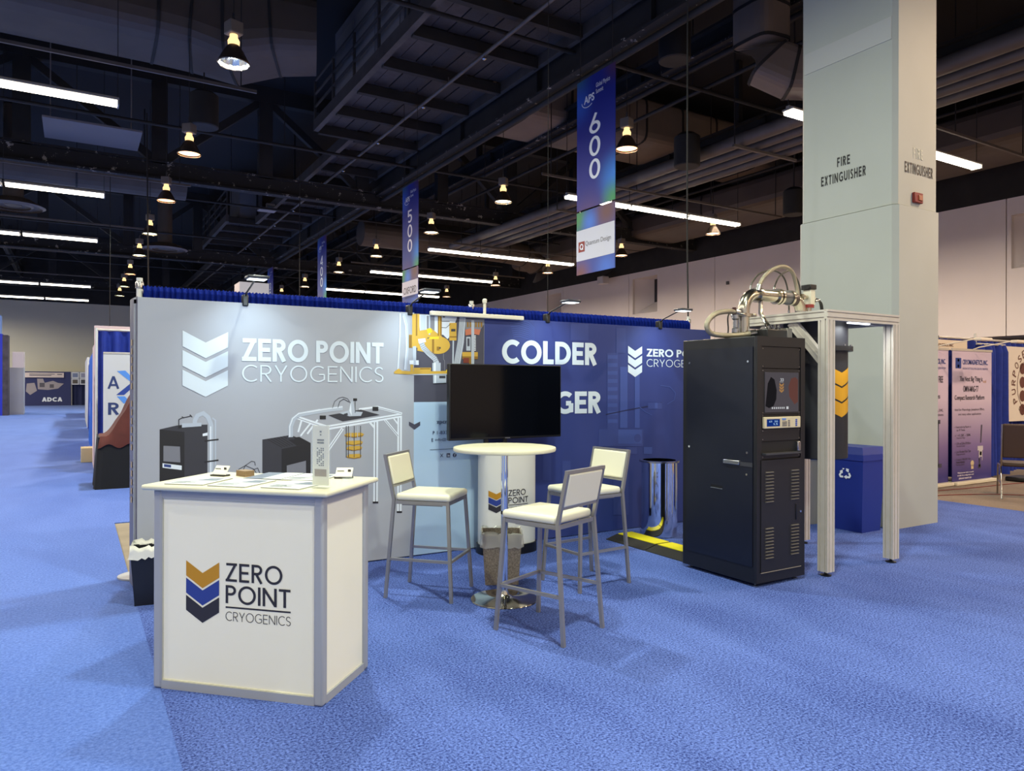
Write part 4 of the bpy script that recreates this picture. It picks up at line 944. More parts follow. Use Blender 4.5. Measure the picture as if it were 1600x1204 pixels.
for (x0,z0,x1,z1) in ((-.4175,.04,-.4125,.94),(.4125,.04,.4175,.94),(-.4175,.04,.4175,.045),(-.4175,.936,.4175,.941)): e.box(x0, .009, z0, x1, .014, z1)
e.build('panel_gasket', g, fp)
MB().rbox(-.503, -.04, HC, .503, .535, HC+.026, .011, 3).build('counter_top', WHITE_LAM, dc)
pm = plane_map((0, .0125, 0), (1,0,0), (0,0,1))
for q, mt in zip(chevrons(-.282, -.097, .638, .057, .074, .0845), (mat('logo_gold', (186,132,20), .6), mat('logo_blue', (36,58,140), .6), mat('logo_dark', (38,36,46), .6))):
    printed('chevron', q, pm, mt, fp, False)
dk_ = mat('logo_dark', (38,36,46), .6)
printed('lettering', lettering('ZERO', -.061, .245, .55, .639, .135, .12), pm, dk_, fp, False)
printed('lettering', lettering('POINT', -.061, .288, .444, .532, .135, .11), pm, dk_, fp, False)
printed('lettering', lettering('CRYOGENICS', -.061, .289, .360, .404, .075, .14), pm, dk_, fp, False)
printed('logo_line', [[(-.061,.421),(.289,.421),(.289,.429),(-.061,.429)]], pm, dk_, fp, False)
# things on the counter
ZT = HC+.026
def on_counter(x, y, z=0):
    c_, s_ = math.cos(R(-44.6)), math.sin(R(-44.6))
    return (.6577+c_*x-s_*y, 3.6827+s_*x+c_*y, ZT+z)
PAPER = mat('paper', (214,218,214), .5); PAPER2 = mat('paper_blue', (176,186,194), .5)
for i, (x, y, rz, lab) in enumerate([(-.30, .135, 3, 'glossy brochure lying by the cut card at the counter end'), (-.045, .125, -2, 'glossy brochure in the middle of the counter'), (.245, .13, -4, 'glossy brochure lying before the acrylic sign holder'), (-.045, .412, 3, 'brochure with a dark cover half lying at the back of the counter'), (.172, .42, 2, 'pale brochure at the back of the counter beside the dark one')]):
    t = thing('brochure', lab, 'brochure', on_counter(x, y), R(-44.6+rz), 'brochures on the counter')
    MB().box(-.105, -.13, 0, .105, .13, .004).build('pages', mat('page_edge', (150,152,150), .7), t)
    MB().box(-.106, -.131, .004, .106, .131, .0055).build('cover', [PAPER, PAPER, PAPER, mat('paper_slate', (96,108,128), .4), PAPER][i], t)
    b = MB()
    if i == 3: b.poly([(.0,-.13,.0062),(.104,-.13,.0062),(.104,.13,.0062),(.0,.13,.0062)])
    else:
        for q in range(4): b.poly([(-.09, -.10+q*.02, .0062), (-.09+.04*(2+q % 2), -.10+q*.02, .0062), (-.09+.04*(2+q % 2), -.092+q*.02, .0062), (-.09, -.092+q*.02, .0062)])
        b.poly([(-.02,.0,.0062),(.09,.01,.0062),(.08,.10,.0062),(.01,.09,.0062)])
    b.build('cover_print', PAPER if i == 3 else mat('cover_ink', (104,116,128), .4), t, fixn=False)
CARD = mat('card_white', (236,234,224), .5)
for (x, y, rz, lab) in [(-.345, .36, -6, 'upright white card holder beside the stack of brown cards'), (.345, .44, 12, 'tilted white card in a small holder near the acrylic sign')]:
    t = thing('card_holder', lab, 'card holder', on_counter(x, y), R(-44.6+rz))
    MB().box(-.045, -.02, 0, .045, .03, .008).build('base', mat('holder_dark', (40,38,36), .4), t)
    MB().beam((0, -.005, .008), (0, .03, .052), .088, .004, up=(0,1,0)).build('card', CARD, t)
    MB().box(.02, .0105, .034, .036, .012, .046).build('card_print', mat('card_ink', (60,54,50), .5), t)
    MB().box(-.036, .0095, .036, .0, .011, .040).build('card_print', mat('card_ink', (60,54,50), .5), t)
t = thing('card_stack', 'small stack of brown kraft business cards', 'card', on_counter(-.215, .40), R(-44.6-25))
for k in range(6): MB().box(-.045+.001*(k % 2), -.027, k*.0052, .045+.001*(k % 2), .027, k*.0052+.0046).build('card', mat('kraft%d' % (k % 2), (150-8*(k % 2),124-6*(k % 2),90), .7), t)
GLASS = mat('acrylic', (225,240,245), .05, spec=.5, alpha=.14)
t = thing('sign_holder', 'tall clear acrylic sign holder with a printed leaflet', 'sign holder', on_counter(.405, .085), R(-44.6-8))
MB().rbox(-.045, -.028, 0, .045, .028, .014, .004).build('foot', GLASS, t)
MB().box(-.05, .004, .012, .05, .007, .30).box(-.05, -.007, .012, .05, -.004, .30).build('pane', GLASS, t)
lf = MB().box(-.046, -.002, .014, .046, .002, .298).build('leaflet', mat('leaflet', (226,222,206), .6), t)
lpm = plane_map((0, -.003, 0), (1,0,0), (0,0,1)); ik = mat('leaflet_ink', (92,90,92), .6)
polys = []
for z, a, b_ in ((.265,-.006,.006),(.25,-.004,.004),(.225,-.02,.02),(.212,-.02,.02)): polys.append([(a,z),(b_,z),(b_,z+.008),(a,z+.008)])
for r in range(10):
    for c_ in range(4):
        if (r*3+c_*5) % 4: polys.append([(-.022+c_*.011, .105+r*.009), (-.014+c_*.011, .105+r*.009), (-.014+c_*.011, .111+r*.009), (-.022+c_*.011, .111+r*.009)])
printed('leaflet_print', polys, lpm, ik, lf, False)
printed('leaflet_label', [[(-.034,.055),(.034,.055),(.034,.09),(-.034,.09)]], plane_map((0,-.0032,0),(1,0,0),(0,0,1)), mat('leaflet_brown', (140,116,92), .6), lf, False)
t = tag(MB().lathe([(.026,0),(.030,.004),(.031,.013),(.028,.013),(.027,.005),(.001,.005)], n=20, cap=False).build('glass_dish', GLASS), 'tiny round glass dish near the counter edge', 'dish')
t.location = on_counter(.41, .36)

# ------------------------------------------------------------------ bar stools
def make_stool():
    t = thing('bar_stool', 'x', 'stool')
    sec = .022
    # front at +x
    for s_ in (-1, 1):
        MB().beam((.205, s_*.185, .69), (.245, s_*.222, 0), sec).build('leg', STOOLM, t)
        # rear leg runs up into the backrest and kinks
        MB().beam((-.195, s_*.195, .70), (-.25, s_*.215, 0), sec).build('leg', STOOLM, t)
        MB().beam((-.195, s_*.195, .69), (-.262, s_*.195, 1.0), sec, sec).build('back_post', STOOLM, t)
        MB().beam((-.2, s_*.19, .675), (.21, s_*.185, .675), .018, .024).build('seat_rail', STOOLM, t)
        MB().beam((-.15, s_*.15, .655), (.15, s_*.145, .655), .012).build('seat_brace', STOOLM, t)
        MB().beam((-.228, s_*.207, .275), (.229, s_*.207, .275), .018).build('footrest', STOOLM, t)
    MB().beam((.205, -.185, .675), (.205, .185, .675), .018, .024).build('seat_rail', STOOLM, t)
    MB().beam((-.195, -.19, .675), (-.195, .19, .675), .018, .024).build('seat_rail', STOOLM, t)
    MB().beam((.229, -.207, .275), (.229, .207, .275), .018).build('footrest', STOOLM, t)
    MB().beam((-.262, -.205, 1.0), (-.262, .205, 1.0), .024, .02).build('top_rail', STOOLM, t)
    MB().beam((-.215, -.19, .785), (-.215, .19, .785), .02, .016).build('lower_rail', STOOLM, t)
    m = MB().rbox(-.185, -.20, .685, .225, .20, .738, .024, 4); m.build('seat', VINYL, t)
    bm = bmesh.new(); bmesh.ops.create_cube(bm, size=1)
    for v in bm.verts: v.co = Vector((v.co.x*.034, v.co.y*.37, v.co.z*.205))
    bmesh.ops.bevel(bm, geom=bm.edges[:], offset=.013, segments=3, affect='EDGES', profile=.5)
    MB().bm(bm, True, Matrix.Translation((-.236, 0, .893)) @ Matrix.Rotation(R(-12.2), 4, 'Y')).build('backrest', VINYL, t)
    return t
st0 = make_stool()
for i, (x, y, a, lab) in enumerate([(2.207, 4.842, -46, 'cream bar stool between the display counter and the bar table'), (2.513, 3.742, 111, 'cream bar stool whose backrest is turned from the bar table to the aisle'), (3.352, 4.497, 184, 'cream bar stool between the bar table and the chrome canister')]):
    t = st0 if i == 0 else copy_tree(st0)
    t.location = (x, y, 0); t.rotation_euler = (0, 0, R(a)); t['label'] = lab; t['group'] = 'bar stools at the round table'

# ------------------------------------------------------------------ bar table
bt = thing('bar_table', 'round white bar table on a chrome pedestal', 'table', (2.581, 4.411, 0))
MB().lathe([(.001,1.04),(.34,1.04),(.357,1.044),(.36,1.05),(.36,1.064),(.357,1.069),(.35,1.071),(.001,1.071)], n=64, cap=False).build('table_top', WHITE_LAM, bt)
MB().lathe([(.001,0),(.232,0),(.236,.004),(.234,.009),(.06,.022),(.032,.04),(.0245,.07),(.0245,.08)], n=56, cap=False).build('base', mat('chrome_base', (214,208,190), .12, 1), bt)
MB().lathe([(.0245,.03),(.0245,1.0),(.0245,1.03),(.09,1.034),(.09,1.041)], n=28, cap=False).build('pedestal', CHROME, bt)
MB().lathe([(.0262,.60),(.0262,.622)], n=24, cap=False).build('cable_tie', BLACKPL, bt)

# grey waste bin with liner
wb = thing('waste_bin', 'speckled grey square waste bin with a clear liner beside the pedestal', 'bin', (2.80, 4.83, 0), R(-28))
def taper(x0, y0, x1, y1, z, X0, Y0, X1, Y1, Z):
    return [(x0,y0,z),(x1,y0,z),(x1,y1,z),(x0,y1,z),(X0,Y0,Z),(X1,Y0,Z),(X1,Y1,Z),(X0,Y1,Z)]
def binbody(a, b, A, B, h, name, mt, par, t_=.008):
    m = MB().add(taper(-a,-b,a,b,0,-A,-B,A,B,h), [(0,3,2,1),(0,1,5,4),(1,2,6,5),(2,3,7,6),(3,0,4,7)])
    m.add(taper(-a+t_,-b+t_,a-t_,b-t_,t_,-A+t_,-B+t_,A-t_,B-t_,h), [(0,1,2,3),(4,5,1,0),(5,6,2,1),(6,7,3,2),(7,4,0,3)])
    m.add([(-A,-B,h),(A,-B,h),(A,B,h),(-A,B,h),(-A+t_,-B+t_,h),(A-t_,-B+t_,h),(A-t_,B-t_,h),(-A+t_,B-t_,h)], [(0,1,5,4),(1,2,6,5),(2,3,7,6),(3,0,4,7)])
    return m.build(name, mt, par, fixn=False)
binbody(.125, .105, .15, .13, .385, 'bin_body', mat('bin_speckle', (128,118,106), .7, var=.5, vscale=90), wb)
LINER = mat('liner', (214,214,206), .25, alpha=.45)
def liner(par, A, B, h, drop, mt, seed, up=.02):
    rnd = random.Random(seed); m = MB(); n = 48; vs = []
    rings = [(.86,h-.10),(.97,h-.01),(1.01,h+up),(1.05,h-.005),(1.07,h-drop*.6),(1.09,h-drop)]
    for j, (k, z) in enumerate(rings):
        for i in range(n):
            a = 2*math.pi*i/n; c_, s_ = math.cos(a), math.sin(a); q = 1/max(abs(c_), abs(s_))
            w_ = rnd.uniform(-.02,.02)*(1 if j not in (1,2) else .6)
            vs.append(((A*c_*q)*(k+w_), (B*s_*q)*(k+w_), z+rnd.uniform(-.012,.012)))
    for j in range(len(rings)-1):
        for i in range(n): m.f.append([j*n+i, j*n+(i+1) % n, (j+1)*n+(i+1) % n, (j+1)*n+i]); m.sm.append(True)
    m.v = vs; return m.build('liner', mt, par, fixn=False)
liner(wb, .15, .13, .385, .10, LINER, 4, .012)
kb = thing('waste_bin', 'black plastic waste bin with a white liner at the backdrop end', 'bin', (.46, 5.62, 0), R(-8))
binbody(.105, .10, .13, .125, .37, 'bin_body', mat('bin_black', (22,23,30), .35), kb)
MB().box(-.134,-.129,.355,.134,-.122,.375).box(-.134,.122,.355,.134,.129,.375).box(-.134,-.129,.355,-.127,.129,.375).box(.127,-.129,.355,.134,.129,.375).build('rim', mat('bin_black', (22,23,30), .35), kb)
liner(kb, .13, .125, .375, .05, mat('liner_white', (226,226,220), .4, alpha=.9), 9, .03)

# ------------------------------------------------------------------ display case podium with television
pc = thing('case_podium', 'white oval case podium with a logo and black foot', 'podium', (3.36, 5.70, 0))
def oval(a, b, z0, z1, n=48):
    vs = []
    for z in (z0, z1):
        for k in range(n): t = 2*math.pi*k/n; vs.append((a*math.copysign(abs(math.cos(t))**.8, math.cos(t)), b*math.copysign(abs(math.sin(t))**.8, math.sin(t)), z))
    return vs, [(k, (k+1) % n, n+(k+1) % n, n+k) for k in range(n)], [list(range(n))[::-1], list(range(n, 2*n))]
def ovalmb(a, b, z0, z1): v, f, c_ = oval(a, b, z0, z1); m = MB().add(v, f, True); m.add(v, c_); return m
ovalmb(.272, .172, .07, .93).build('wrap', mat('podium_white', (224,222,214), .5), pc)
ovalmb(.285, .185, 0, .085).build('foot', BLACKPL, pc); ovalmb(.28, .18, .925, .96).build('top_board', BLACKPL, pc)
def ov(p):   # wrap a print round the oval front
    x = max(-.268, min(.268, p[0])); c_ = math.copysign(min(1, abs(x)/.272)**(1/.8), x); s_ = math.sqrt(max(0, 1-c_*c_))
    return Vector((x*1.005, -(.172*s_**.8)-.003, p[1]))
for q, mt in zip(chevrons(-.245, -.135, .575, .03, .05, .058), (MATS['logo_gold'], MATS['logo_blue'], dk_)): printed('chevron', sliced(q, 8), ov, mt, pc, False)
printed('lettering', lettering('ZERO', -.085, .095, .525, .578, .13, .12), ov, dk_, pc, False)
printed('lettering', lettering('POINT', -.085, .122, .458, .511, .13, .11), ov, dk_, pc, False)
printed('logo_line', [[(-.085+.0345*i,.442),(-.085+.0345*(i+1),.442),(-.085+.0345*(i+1),.447),(-.085+.0345*i,.447)] for i in range(6)], ov, dk_, pc, False)
printed('lettering', lettering('CRYOGENICS', -.085, .122, .405, .43, .08, .14), ov, dk_, pc, False)
tv = thing('television', 'large black flat television standing on the oval podium', 'television', (3.31, 5.62, .96))
MB().rbox(2.73, 5.60, 1.026, 3.886, 5.655, 1.686, .006).build('body', BLACKPL, tv, True)
MB().box(2.742, 5.597, 1.045, 3.874, 5.601, 1.678).build('screen', mat('tv_screen', (6,8,14), .1, spec=.22), tv, True)
MB().box(3.28, 5.596, 1.03, 3.33, 5.6, 1.038).build('badge', mat('badge', (150,152,156), .3, .8), tv, True)
for x in (3.10, 3.29):
    o = MB().box(x-.018, 5.612, .97, x+.018, 5.64, 1.04).build('stand_leg', BLACKPL, tv, True)
    MB().box(x-.03, 5.575, .958, x+.03, 5.70, .972).build('stand_foot', BLACKPL, o, True)

# ------------------------------------------------------------------ chrome canister
ch = thing('chrome_canister', 'tall mirror-polished steel canister with a wide flange', 'canister', (5.04, 5.53, 0))
MB().lathe([(.001,0),(.17,0),(.178,.01),(.178,.735),(.197,.738),(.197,.755),(.165,.757),(.165,.02),(.001,.02)], n=64, cap=False).build('shell', mat('mirror_steel', (232,234,240), .035, 1), ch)
MB().lathe([(.199,.738),(.199,.755)], n=48, cap=False).build('flange', STEEL, ch)
# cable ramp
cr = thing('cable_ramp', 'black rubber cable ramp with a yellow lid on the carpet', 'cable ramp', (4.66, 5.12, 0))
prof = [(-.22,0),(-.22,.006),(-.085,.042),(.10,.042),(.17,.006),(.17,0)]
for a in (4.50, 5.07): MB().prism(prof, (4.66,a,0), (4.66,a+.555,0), (1,0,0), (0,0,1)).build('ramp_body', mat('rubber', (34,32,30), .8, bump=.4, bscale=120), cr, True)
for a in (4.51, 5.08): MB().rbox(4.58, a, .04, 4.755, a+.535, .05, .004).build('lid', mat('ramp_yellow', (226,214,10), .5), cr, True)
# ------------------------------------------------------------------ equipment rack
rk = thing('equipment_rack', 'tall black equipment rack with a screen, controller and louvred door', 'rack', (4.61, 4.09, 0))
X0, X1, Y0, Y1, ZR = 4.338, 4.882, 3.704, 4.475, 1.874
m = MB()
m.rbox(X0, Y0+.02, .025, X1, Y1, ZR, .006); m.build('body', BLACKM, rk, True)
for x in (X0+.025, X1-.025):
    MB().box(x-.025, Y0, .03, x+.025, Y0+.022, ZR).build('front_post', BLACKM2, rk, True)
MB().box(X0+.05, Y0, 1.80, X1-.05, Y0+.022, ZR).build('top_rail', BLACKM2, rk, True)
MB().box(X0+.05, Y0, .03, X1-.05, Y0+.022, .10).build('kick_plate', BLACKM2, rk, True)
for x, y in ((X0+.04, Y0+.05), (X1-.05, Y0+.05), (X0+.04, Y1-.05), (X1-.05, Y1-.05)):
    MB().lathe([(.02,0),(.02,.006),(.006,.01),(.006,.03)], (x,y,0), 12).build('levelling_foot', STEEL, rk, True)
xa, xb, yf = X0+.055, X1-.05, Y0+.006
def faceplate(z0, z1, name, mt=BLACKM2):
    o = MB().box(xa, yf, z0+.002, xb, yf+.014, z1-.002).build(name, mt, rk, True)
    for x in (xa+.012, xb-.012):
        for z in (z0+.015, z1-.015): MB().lathe([(.004,-.002),(.004,0)], (x, yf, z), 8, 'y').build('screw', STEEL, o, True)
    return o
faceplate(1.635, 1.797, 'blank_panel')
sp_ = faceplate(1.285, 1.632, 'screen_panel')
mo = MB().box(4.425, yf-.004, 1.302, 4.808, yf, 1.606).build('monitor', mat('monitor_glass', (70,68,74), .12), sp_, True)
scr = emis('screen_grey', (100,94,100), .8)
def sub(name, polys, y, mt, par): return printed(name, polys, plane_map((0,y,0),(1,0,0),(0,0,1)), mt, par)
sy = yf-.0045
sub('screen_image', [[(4.428,1.305),(4.805,1.305),(4.805,1.602),(4.428,1.602)]], sy, scr, sp_)
sub('screen_dark', [[(4.43,1.35),(4.455,1.52),(4.49,1.57),(4.53,1.55),(4.555,1.47),(4.55,1.40),(4.52,1.35),(4.47,1.335)]], sy-.0004, emis('screen_black', (44,42,46), .6), sp_)
sub('screen_warm', [[(4.70,1.42),(4.69,1.50),(4.72,1.56),(4.77,1.57),(4.80,1.55),(4.80,1.38),(4.76,1.36)]], sy-.0004, emis('screen_brown', (140,92,84), .6), sp_)
sub('screen_white', lettering('833', 4.58, 4.632, 1.540, 1.560, .24, .12), sy-.0008, emis('screen_text', (225,228,230), 1.0), sp_)
sub('screen_bar', [[(4.588,1.531),(4.632,1.531),(4.632,1.534),(4.588,1.534)]], sy-.0008, MATS['screen_text'], sp_)
sub('screen_buttons', [[(4.665,1.325),(4.69,1.325),(4.69,1.345),(4.665,1.345)]]+[[(4.50+i*.022,1.328),(4.512+i*.022,1.328),(4.512+i*.022,1.342),(4.50+i*.022,1.342)] for i in range(7)], sy-.0008, emis('screen_text', (225,228,230), 1.0), sp_)
for q in chevrons(4.585, 4.634, 1.525, .015, .016, .022): sub('screen_gold', q, sy-.0008, emis('screen_amber', (214,160,100), .7), sp_)
ct = MB().rbox(4.405, Y0-.012, 1.182, 4.816, Y0+.01, 1.268, .004).build('controller', mat('controller_cream', (206,192,160), .45), rk, True)
MB().box(4.43, Y0-.0135, 1.198, 4.575, Y0-.011, 1.252).build('display', emis('lcd_blue', (24,60,150), .8), ct, True)
sub('display_digits', lettering('4.01', 4.452, 4.485, 1.228, 1.242, .2, .12)+lettering('300', 4.51, 4.55, 1.228, 1.242, .2, .12)+lettering('1.5', 4.50, 4.55, 1.208, 1.222, .2, .12), Y0-.014, emis('lcd_text', (170,210,250), 1.0), ct)
MB().rbox(4.60, Y0-.015, 1.242, 4.645, Y0-.011, 1.258, .003).build('badge', mat('ctrl_blue', (110,140,200), .4), ct, True)
for r in range(3):
    for c_ in range(4): MB().box(4.602+c_*.014, Y0-.0155, 1.198+r*.013, 4.611+c_*.014, Y0-.011, 1.206+r*.013).build('key', mat('key_grey', (110,106,110), .5), ct, True)
for r in range(4): MB().box(4.67, Y0-.0155, 1.196+r*.013, 4.688, Y0-.011, 1.204+r*.013).build('key', MATS['key_grey'], ct, True)
for r in range(4): MB().box(4.755, Y0-.0155, 1.196+r*.014, 4.772, Y0-.011, 1.206+r*.014).build('key', mat('key_blue', (50,80,170), .4), ct, True)
faceplate(1.268, 1.284, 'thin_panel'); faceplate(1.085, 1.18, 'blank_panel')
sh = MB().box(xa, Y0+.012, .99, xb, Y0+.02, 1.082).build('shelf_recess', mat('recess_black', (5,5,6), .6), rk, True)
MB().box(xa+.01, Y0-.03, .985, xb-.03, Y0+.02, .998).build('keyboard_tray', mat('tray_grey', (58,58,62), .4), rk, True)
MB().rbox(xb-.05, Y0-.015, 1.0, xb-.012, Y0+.016, 1.075, .006).build('tray_latch', STEEL, rk, True)
faceplate(.952, .985, 'thin_panel')
dr_ = MB().box(xa-.015, Y0-.006, .108, xb, Y0+.012, .946).build('door', mat('door_black', (25,24,27), .42), rk, True)
MB().box(xa-.015, Y0-.0075, .104, xb, Y0-.002, .1085).build('door_edge', mat('edge_tan', (150,140,124), .5), dr_, True)
lv = MB().prism([(0,0),(-.011,-.002),(-.012,-.006),(0,-.013)], (0,0,0), (.085,0,0), (0,1,0), (0,0,1)).mesh('louvre', mat('louvre_grey', (92,88,84), .5))
for x in (4.422, 4.711):
    for zt in (.858, .437):
        for k in range(10):
            o = bpy.data.objects.new('louvre', lv); COL.objects.link(o); attach(o, dr_, True); o.location = (x, Y0-.006, zt-k*.0245)
MB().rbox(4.765, Y0-.012, .472, 4.782, Y0-.004, .593, .003).build('handle', mat('handle_black', (8,8,9), .3), dr_, True)
MB().lathe([(.008,-.008),(.009,-.004),(.009,0)], (4.82, Y0-.005, .532), 12, 'y').build('lock', CHROME, dr_, True)
sd = MB().box(X0-.006, 3.742, .15, X0+.002, 4.428, 1.795).build('side_panel', mat('side_black', (13,17,32), .35), rk, True)
for y, z in ((4.391,1.688),(3.785,1.685),(4.393,1.003),(3.792,.999),(3.795,.834)): MB().lathe([(.009,-.004),(.009,0)], (X0-.006, y, z), 10, 'x').build('bolt', CHROME, sd, True)
la = MB().rbox(X0-.02, 3.86, .90, X0-.004, 4.02, .932, .004).build('latch', STEEL, sd, True)
MB().box(X0-.009, 3.74, .895, X0-.005, 3.86, .925).build('latch_plate', mat('latch_dark', (52,52,58), .4), la, True)
MB().box(X0-.0065, 4.033, .70, X0-.0055, 4.156, .722).build('slot', MATS['recess_black'], sd, True); MB().box(X0-.009, 4.033, .695, X0-.005, 4.156, .70).build('slot_lip', STEEL, sd, True)

# ------------------------------------------------------------------ aluminium frame stand
fr = thing('frame_stand', 'tall stand of grooved aluminium extrusions with a top plate', 'frame', (5.54, 4.1, 0))
def tslot(w, h, nx=2, ny=2, g=.010, d=.009):
    """outline of a grooved extrusion, nx slots along the width faces, ny along the height faces"""
    pts = []
    def side(p, q, n, inn):
        p = Vector(p); q = Vector(q); inn = Vector(inn); L = (q-p).length; u = (q-p)/L; pts.append(tuple(p))
        for i in range(n):
            c_ = L*(i+.5)/n
            for a, b_ in ((c_-g/2, 0), (c_-g/2, d), (c_+g/2, d), (c_+g/2, 0)): pts.append(tuple(p+u*a+inn*b_))
    side((-w/2,-h/2), (w/2,-h/2), nx, (0,1)); side((w/2,-h/2), (w/2,h/2), ny, (-1,0)); side((w/2,h/2), (-w/2,h/2), nx, (0,-1)); side((-w/2,h/2), (-w/2,-h/2), ny, (1,0))
    return pts
FX0, FX1, FY0, FY1, FZ = 5.062, 6.025, 3.632, 4.60, 2.106
P90 = tslot(.09, .09)
for x in (FX0+.045, FX1-.045):
    for y in (FY0+.045, FY1-.045):
        o = MB().prism(P90, (x,y,.035), (x,y,FZ-.083), (1,0,0), (0,1,0)).build('post', ALU, fr, True)
        MB().lathe([(.042,0),(.042,.008),(.012,.014),(.012,.04)], (x,y,0), 16).build('foot', BLACKPL, o, True)
P45 = tslot(.045, .083, 1, 2)
for y in (FY0+.0225, FY1-.0225): MB().prism(P45, (FX0,y,FZ-.0415), (FX1,y,FZ-.0415), (0,1,0), (0,0,1)).build('top_beam', ALU, fr, True)
for x in (FX0+.0225, FX1-.0225): MB().prism(P45, (x,FY0+.045,FZ-.0415), (x,FY1-.045,FZ-.0415), (1,0,0), (0,0,1)).build('top_beam', ALU, fr, True)
PB = tslot(.045, .075, 1, 2)
def brace(a, b): MB().beam(a, b, .045, .078).beam(Vector(a)+Vector((-.0235,0,0)), Vector(b)+Vector((-.0235,0,0)), .004, .012).build('brace', ALU, fr, True)
for x in (FX0+.045,):
    brace((x, 4.0, 2.03), (x, FY0+.07, 1.70)); brace((x, 4.23, 2.03), (x, FY1-.07, 1.70))
MB().box(FX0+.05, FY0+.05, FZ-.012, FX1-.05, FY1-.05, FZ+.006).build('top_plate', mat('plate_white', (222,222,214), .4), fr, True)
MB().box(5.45, 3.69, 2.018, 5.70, 3.735, 2.028).build('led_strip', emis('led_strip', (240,246,255), 9), fr, True)
MB().box(5.70, 3.70, 2.012, 5.92, 3.74, 2.022).build('cable_cover', ALUF, fr, True)
L = bpy.data.lights.new('strip_light', 'AREA'); L.shape = 'RECTANGLE'; L.size = .25; L.size_y = .04; L.energy = 5; L.color = (.95,.98,1)
lo = bpy.data.objects.new('strip_light', L); COL.objects.link(lo); attach(lo, fr, True); lo.location = (5.575, 3.71, 2.01)
# black cryostat vessel hanging in the frame
cy = thing('cryostat_vessel', 'black cylindrical vacuum vessel with yellow chevrons hanging in the frame', 'vessel', (5.54, 4.10, .885))
CAN = mat('vessel_black', (34,35,40), .45)
MB().lathe([(.001,.885),(.255,.885),(.262,.892),(.262,1.80),(.262,1.805)], (5.54,4.1,0), 48, cap=False).build('lower_shell', CAN, cy, True)
MB().lathe([(.262,1.80),(.302,1.80),(.302,1.84),(.262,1.84)], (5.54,4.1,0), 48, cap=False).build('flange', BLACKPL, cy, True)
MB().lathe([(.262,1.84),(.262,2.094)], (5.54,4.1,0), 48, cap=False).build('upper_shell', CAN, cy, True)
for k in range(12):
    a = 2*math.pi*k/12; MB().lathe([(.009,1.838),(.009,1.855)], (5.54+.284*math.cos(a), 4.1+.284*math.sin(a), 0), 8).build('flange_bolt', STEEL, cy, True)
yl = mat('chevron_yellow', (222,160,24), .5)
a0 = R(-92)
def onc(p): a = a0+p[0]/.2645; return Vector((5.54+.2645*math.cos(a), 4.1+.2645*math.sin(a), p[1]))
for q in chevrons(-.13, .13, 1.665, .05, .115, .13):
    qq = []
    for quad in q:
        (ax, az), (bx, bz), (cx, cz), (dx, dz) = quad
        for i in range(5):
            s0, s1 = i/5, (i+1)/5
            qq.append([(ax+(bx-ax)*s0, az+(bz-az)*s0), (ax+(bx-ax)*s1, az+(bz-az)*s1), (dx+(cx-dx)*s1, dz+(cz-dz)*s1), (dx+(cx-dx)*s0, dz+(cz-dz)*s0)])
    printed('chevron', qq, onc, yl, cy)

# ------------------------------------------------------------------ vacuum line on top
VS = mat('vacuum_steel', (200,192,176), .2, 1, var=.05, vscale=20); BRAID = mat('braided_hose', (168,160,140), .4, .8, bump=.6, bscale=220)
vl = thing('vacuum_line', 'polished steel vacuum pipe bending from the rack to the stand', 'pipe', (4.64, 4.1, 1.874))
MB().lathe([(.062,1.874),(.062,1.90),(.046,1.90),(.046,2.06),(.065,2.06),(.065,2.085),(.046,2.085),(.046,2.11)], (4.64,4.1,0), 24, cap=False).build('riser', VS, vl, True)
el = [(4.64,4.1,2.10)]+[(4.64+.135*(1-math.cos(R(a))), 4.1, 2.115+.135*math.sin(R(a))) for a in range(0, 91, 10)]+[(4.80,4.1,2.25)]
MB().tube(el, .048, 20).build('elbow', VS, vl, True)
for x in (4.80, 5.03, 5.07, 5.20): MB().lathe([(.05,-.012),(.066,-.012),(.066,.012),(.05,.012)], (x,4.1,2.25), 24, 'x', cap=False).build('flange', VS, vl, True)
MB().lathe([(.05,4.80),(.05,5.03)], (0,4.1,2.25), 24, 'x').build('pipe', VS, vl, True)
b = MB(); pr_ = []
for i in range(14): pr_ += [(.045, 5.08+i*.009), (.058, 5.0845+i*.009)]
b.lathe(pr_, (0,4.1,2.25), 24, 'x', cap=False).build('bellows', STEEL, vl, True)
el = [(5.20,4.1,2.25)]+[(5.23+.115*math.sin(R(a)), 4.1, 2.135+.115*math.cos(R(a))) for a in range(0, 91, 10)]+[(5.345,4.1,2.11)]
MB().tube(el, .047, 20).build('elbow', VS, vl, True)
MB().lathe([(.04,-.03),(.056,-.03),(.056,.03),(.04,.03)], (5.235,4.1,2.24), 20, 'x', cap=False).build('dark_ring', mat('ring_dark', (60,44,40), .4), vl, True)
for z in (2.072, 2.25):
    pass
for x in (4.565, 4.68): MB().rbox(x, 4.03, 2.06, x+.035, 4.17, 2.085, .005).build('clamp', VS, vl, True)
MB().tube([(4.84,4.1,2.21),(4.84,4.1,2.10),(4.84,4.06,2.04),(4.80,4.0,2.0)], .018, 10).build('side_port', VS, vl, True)
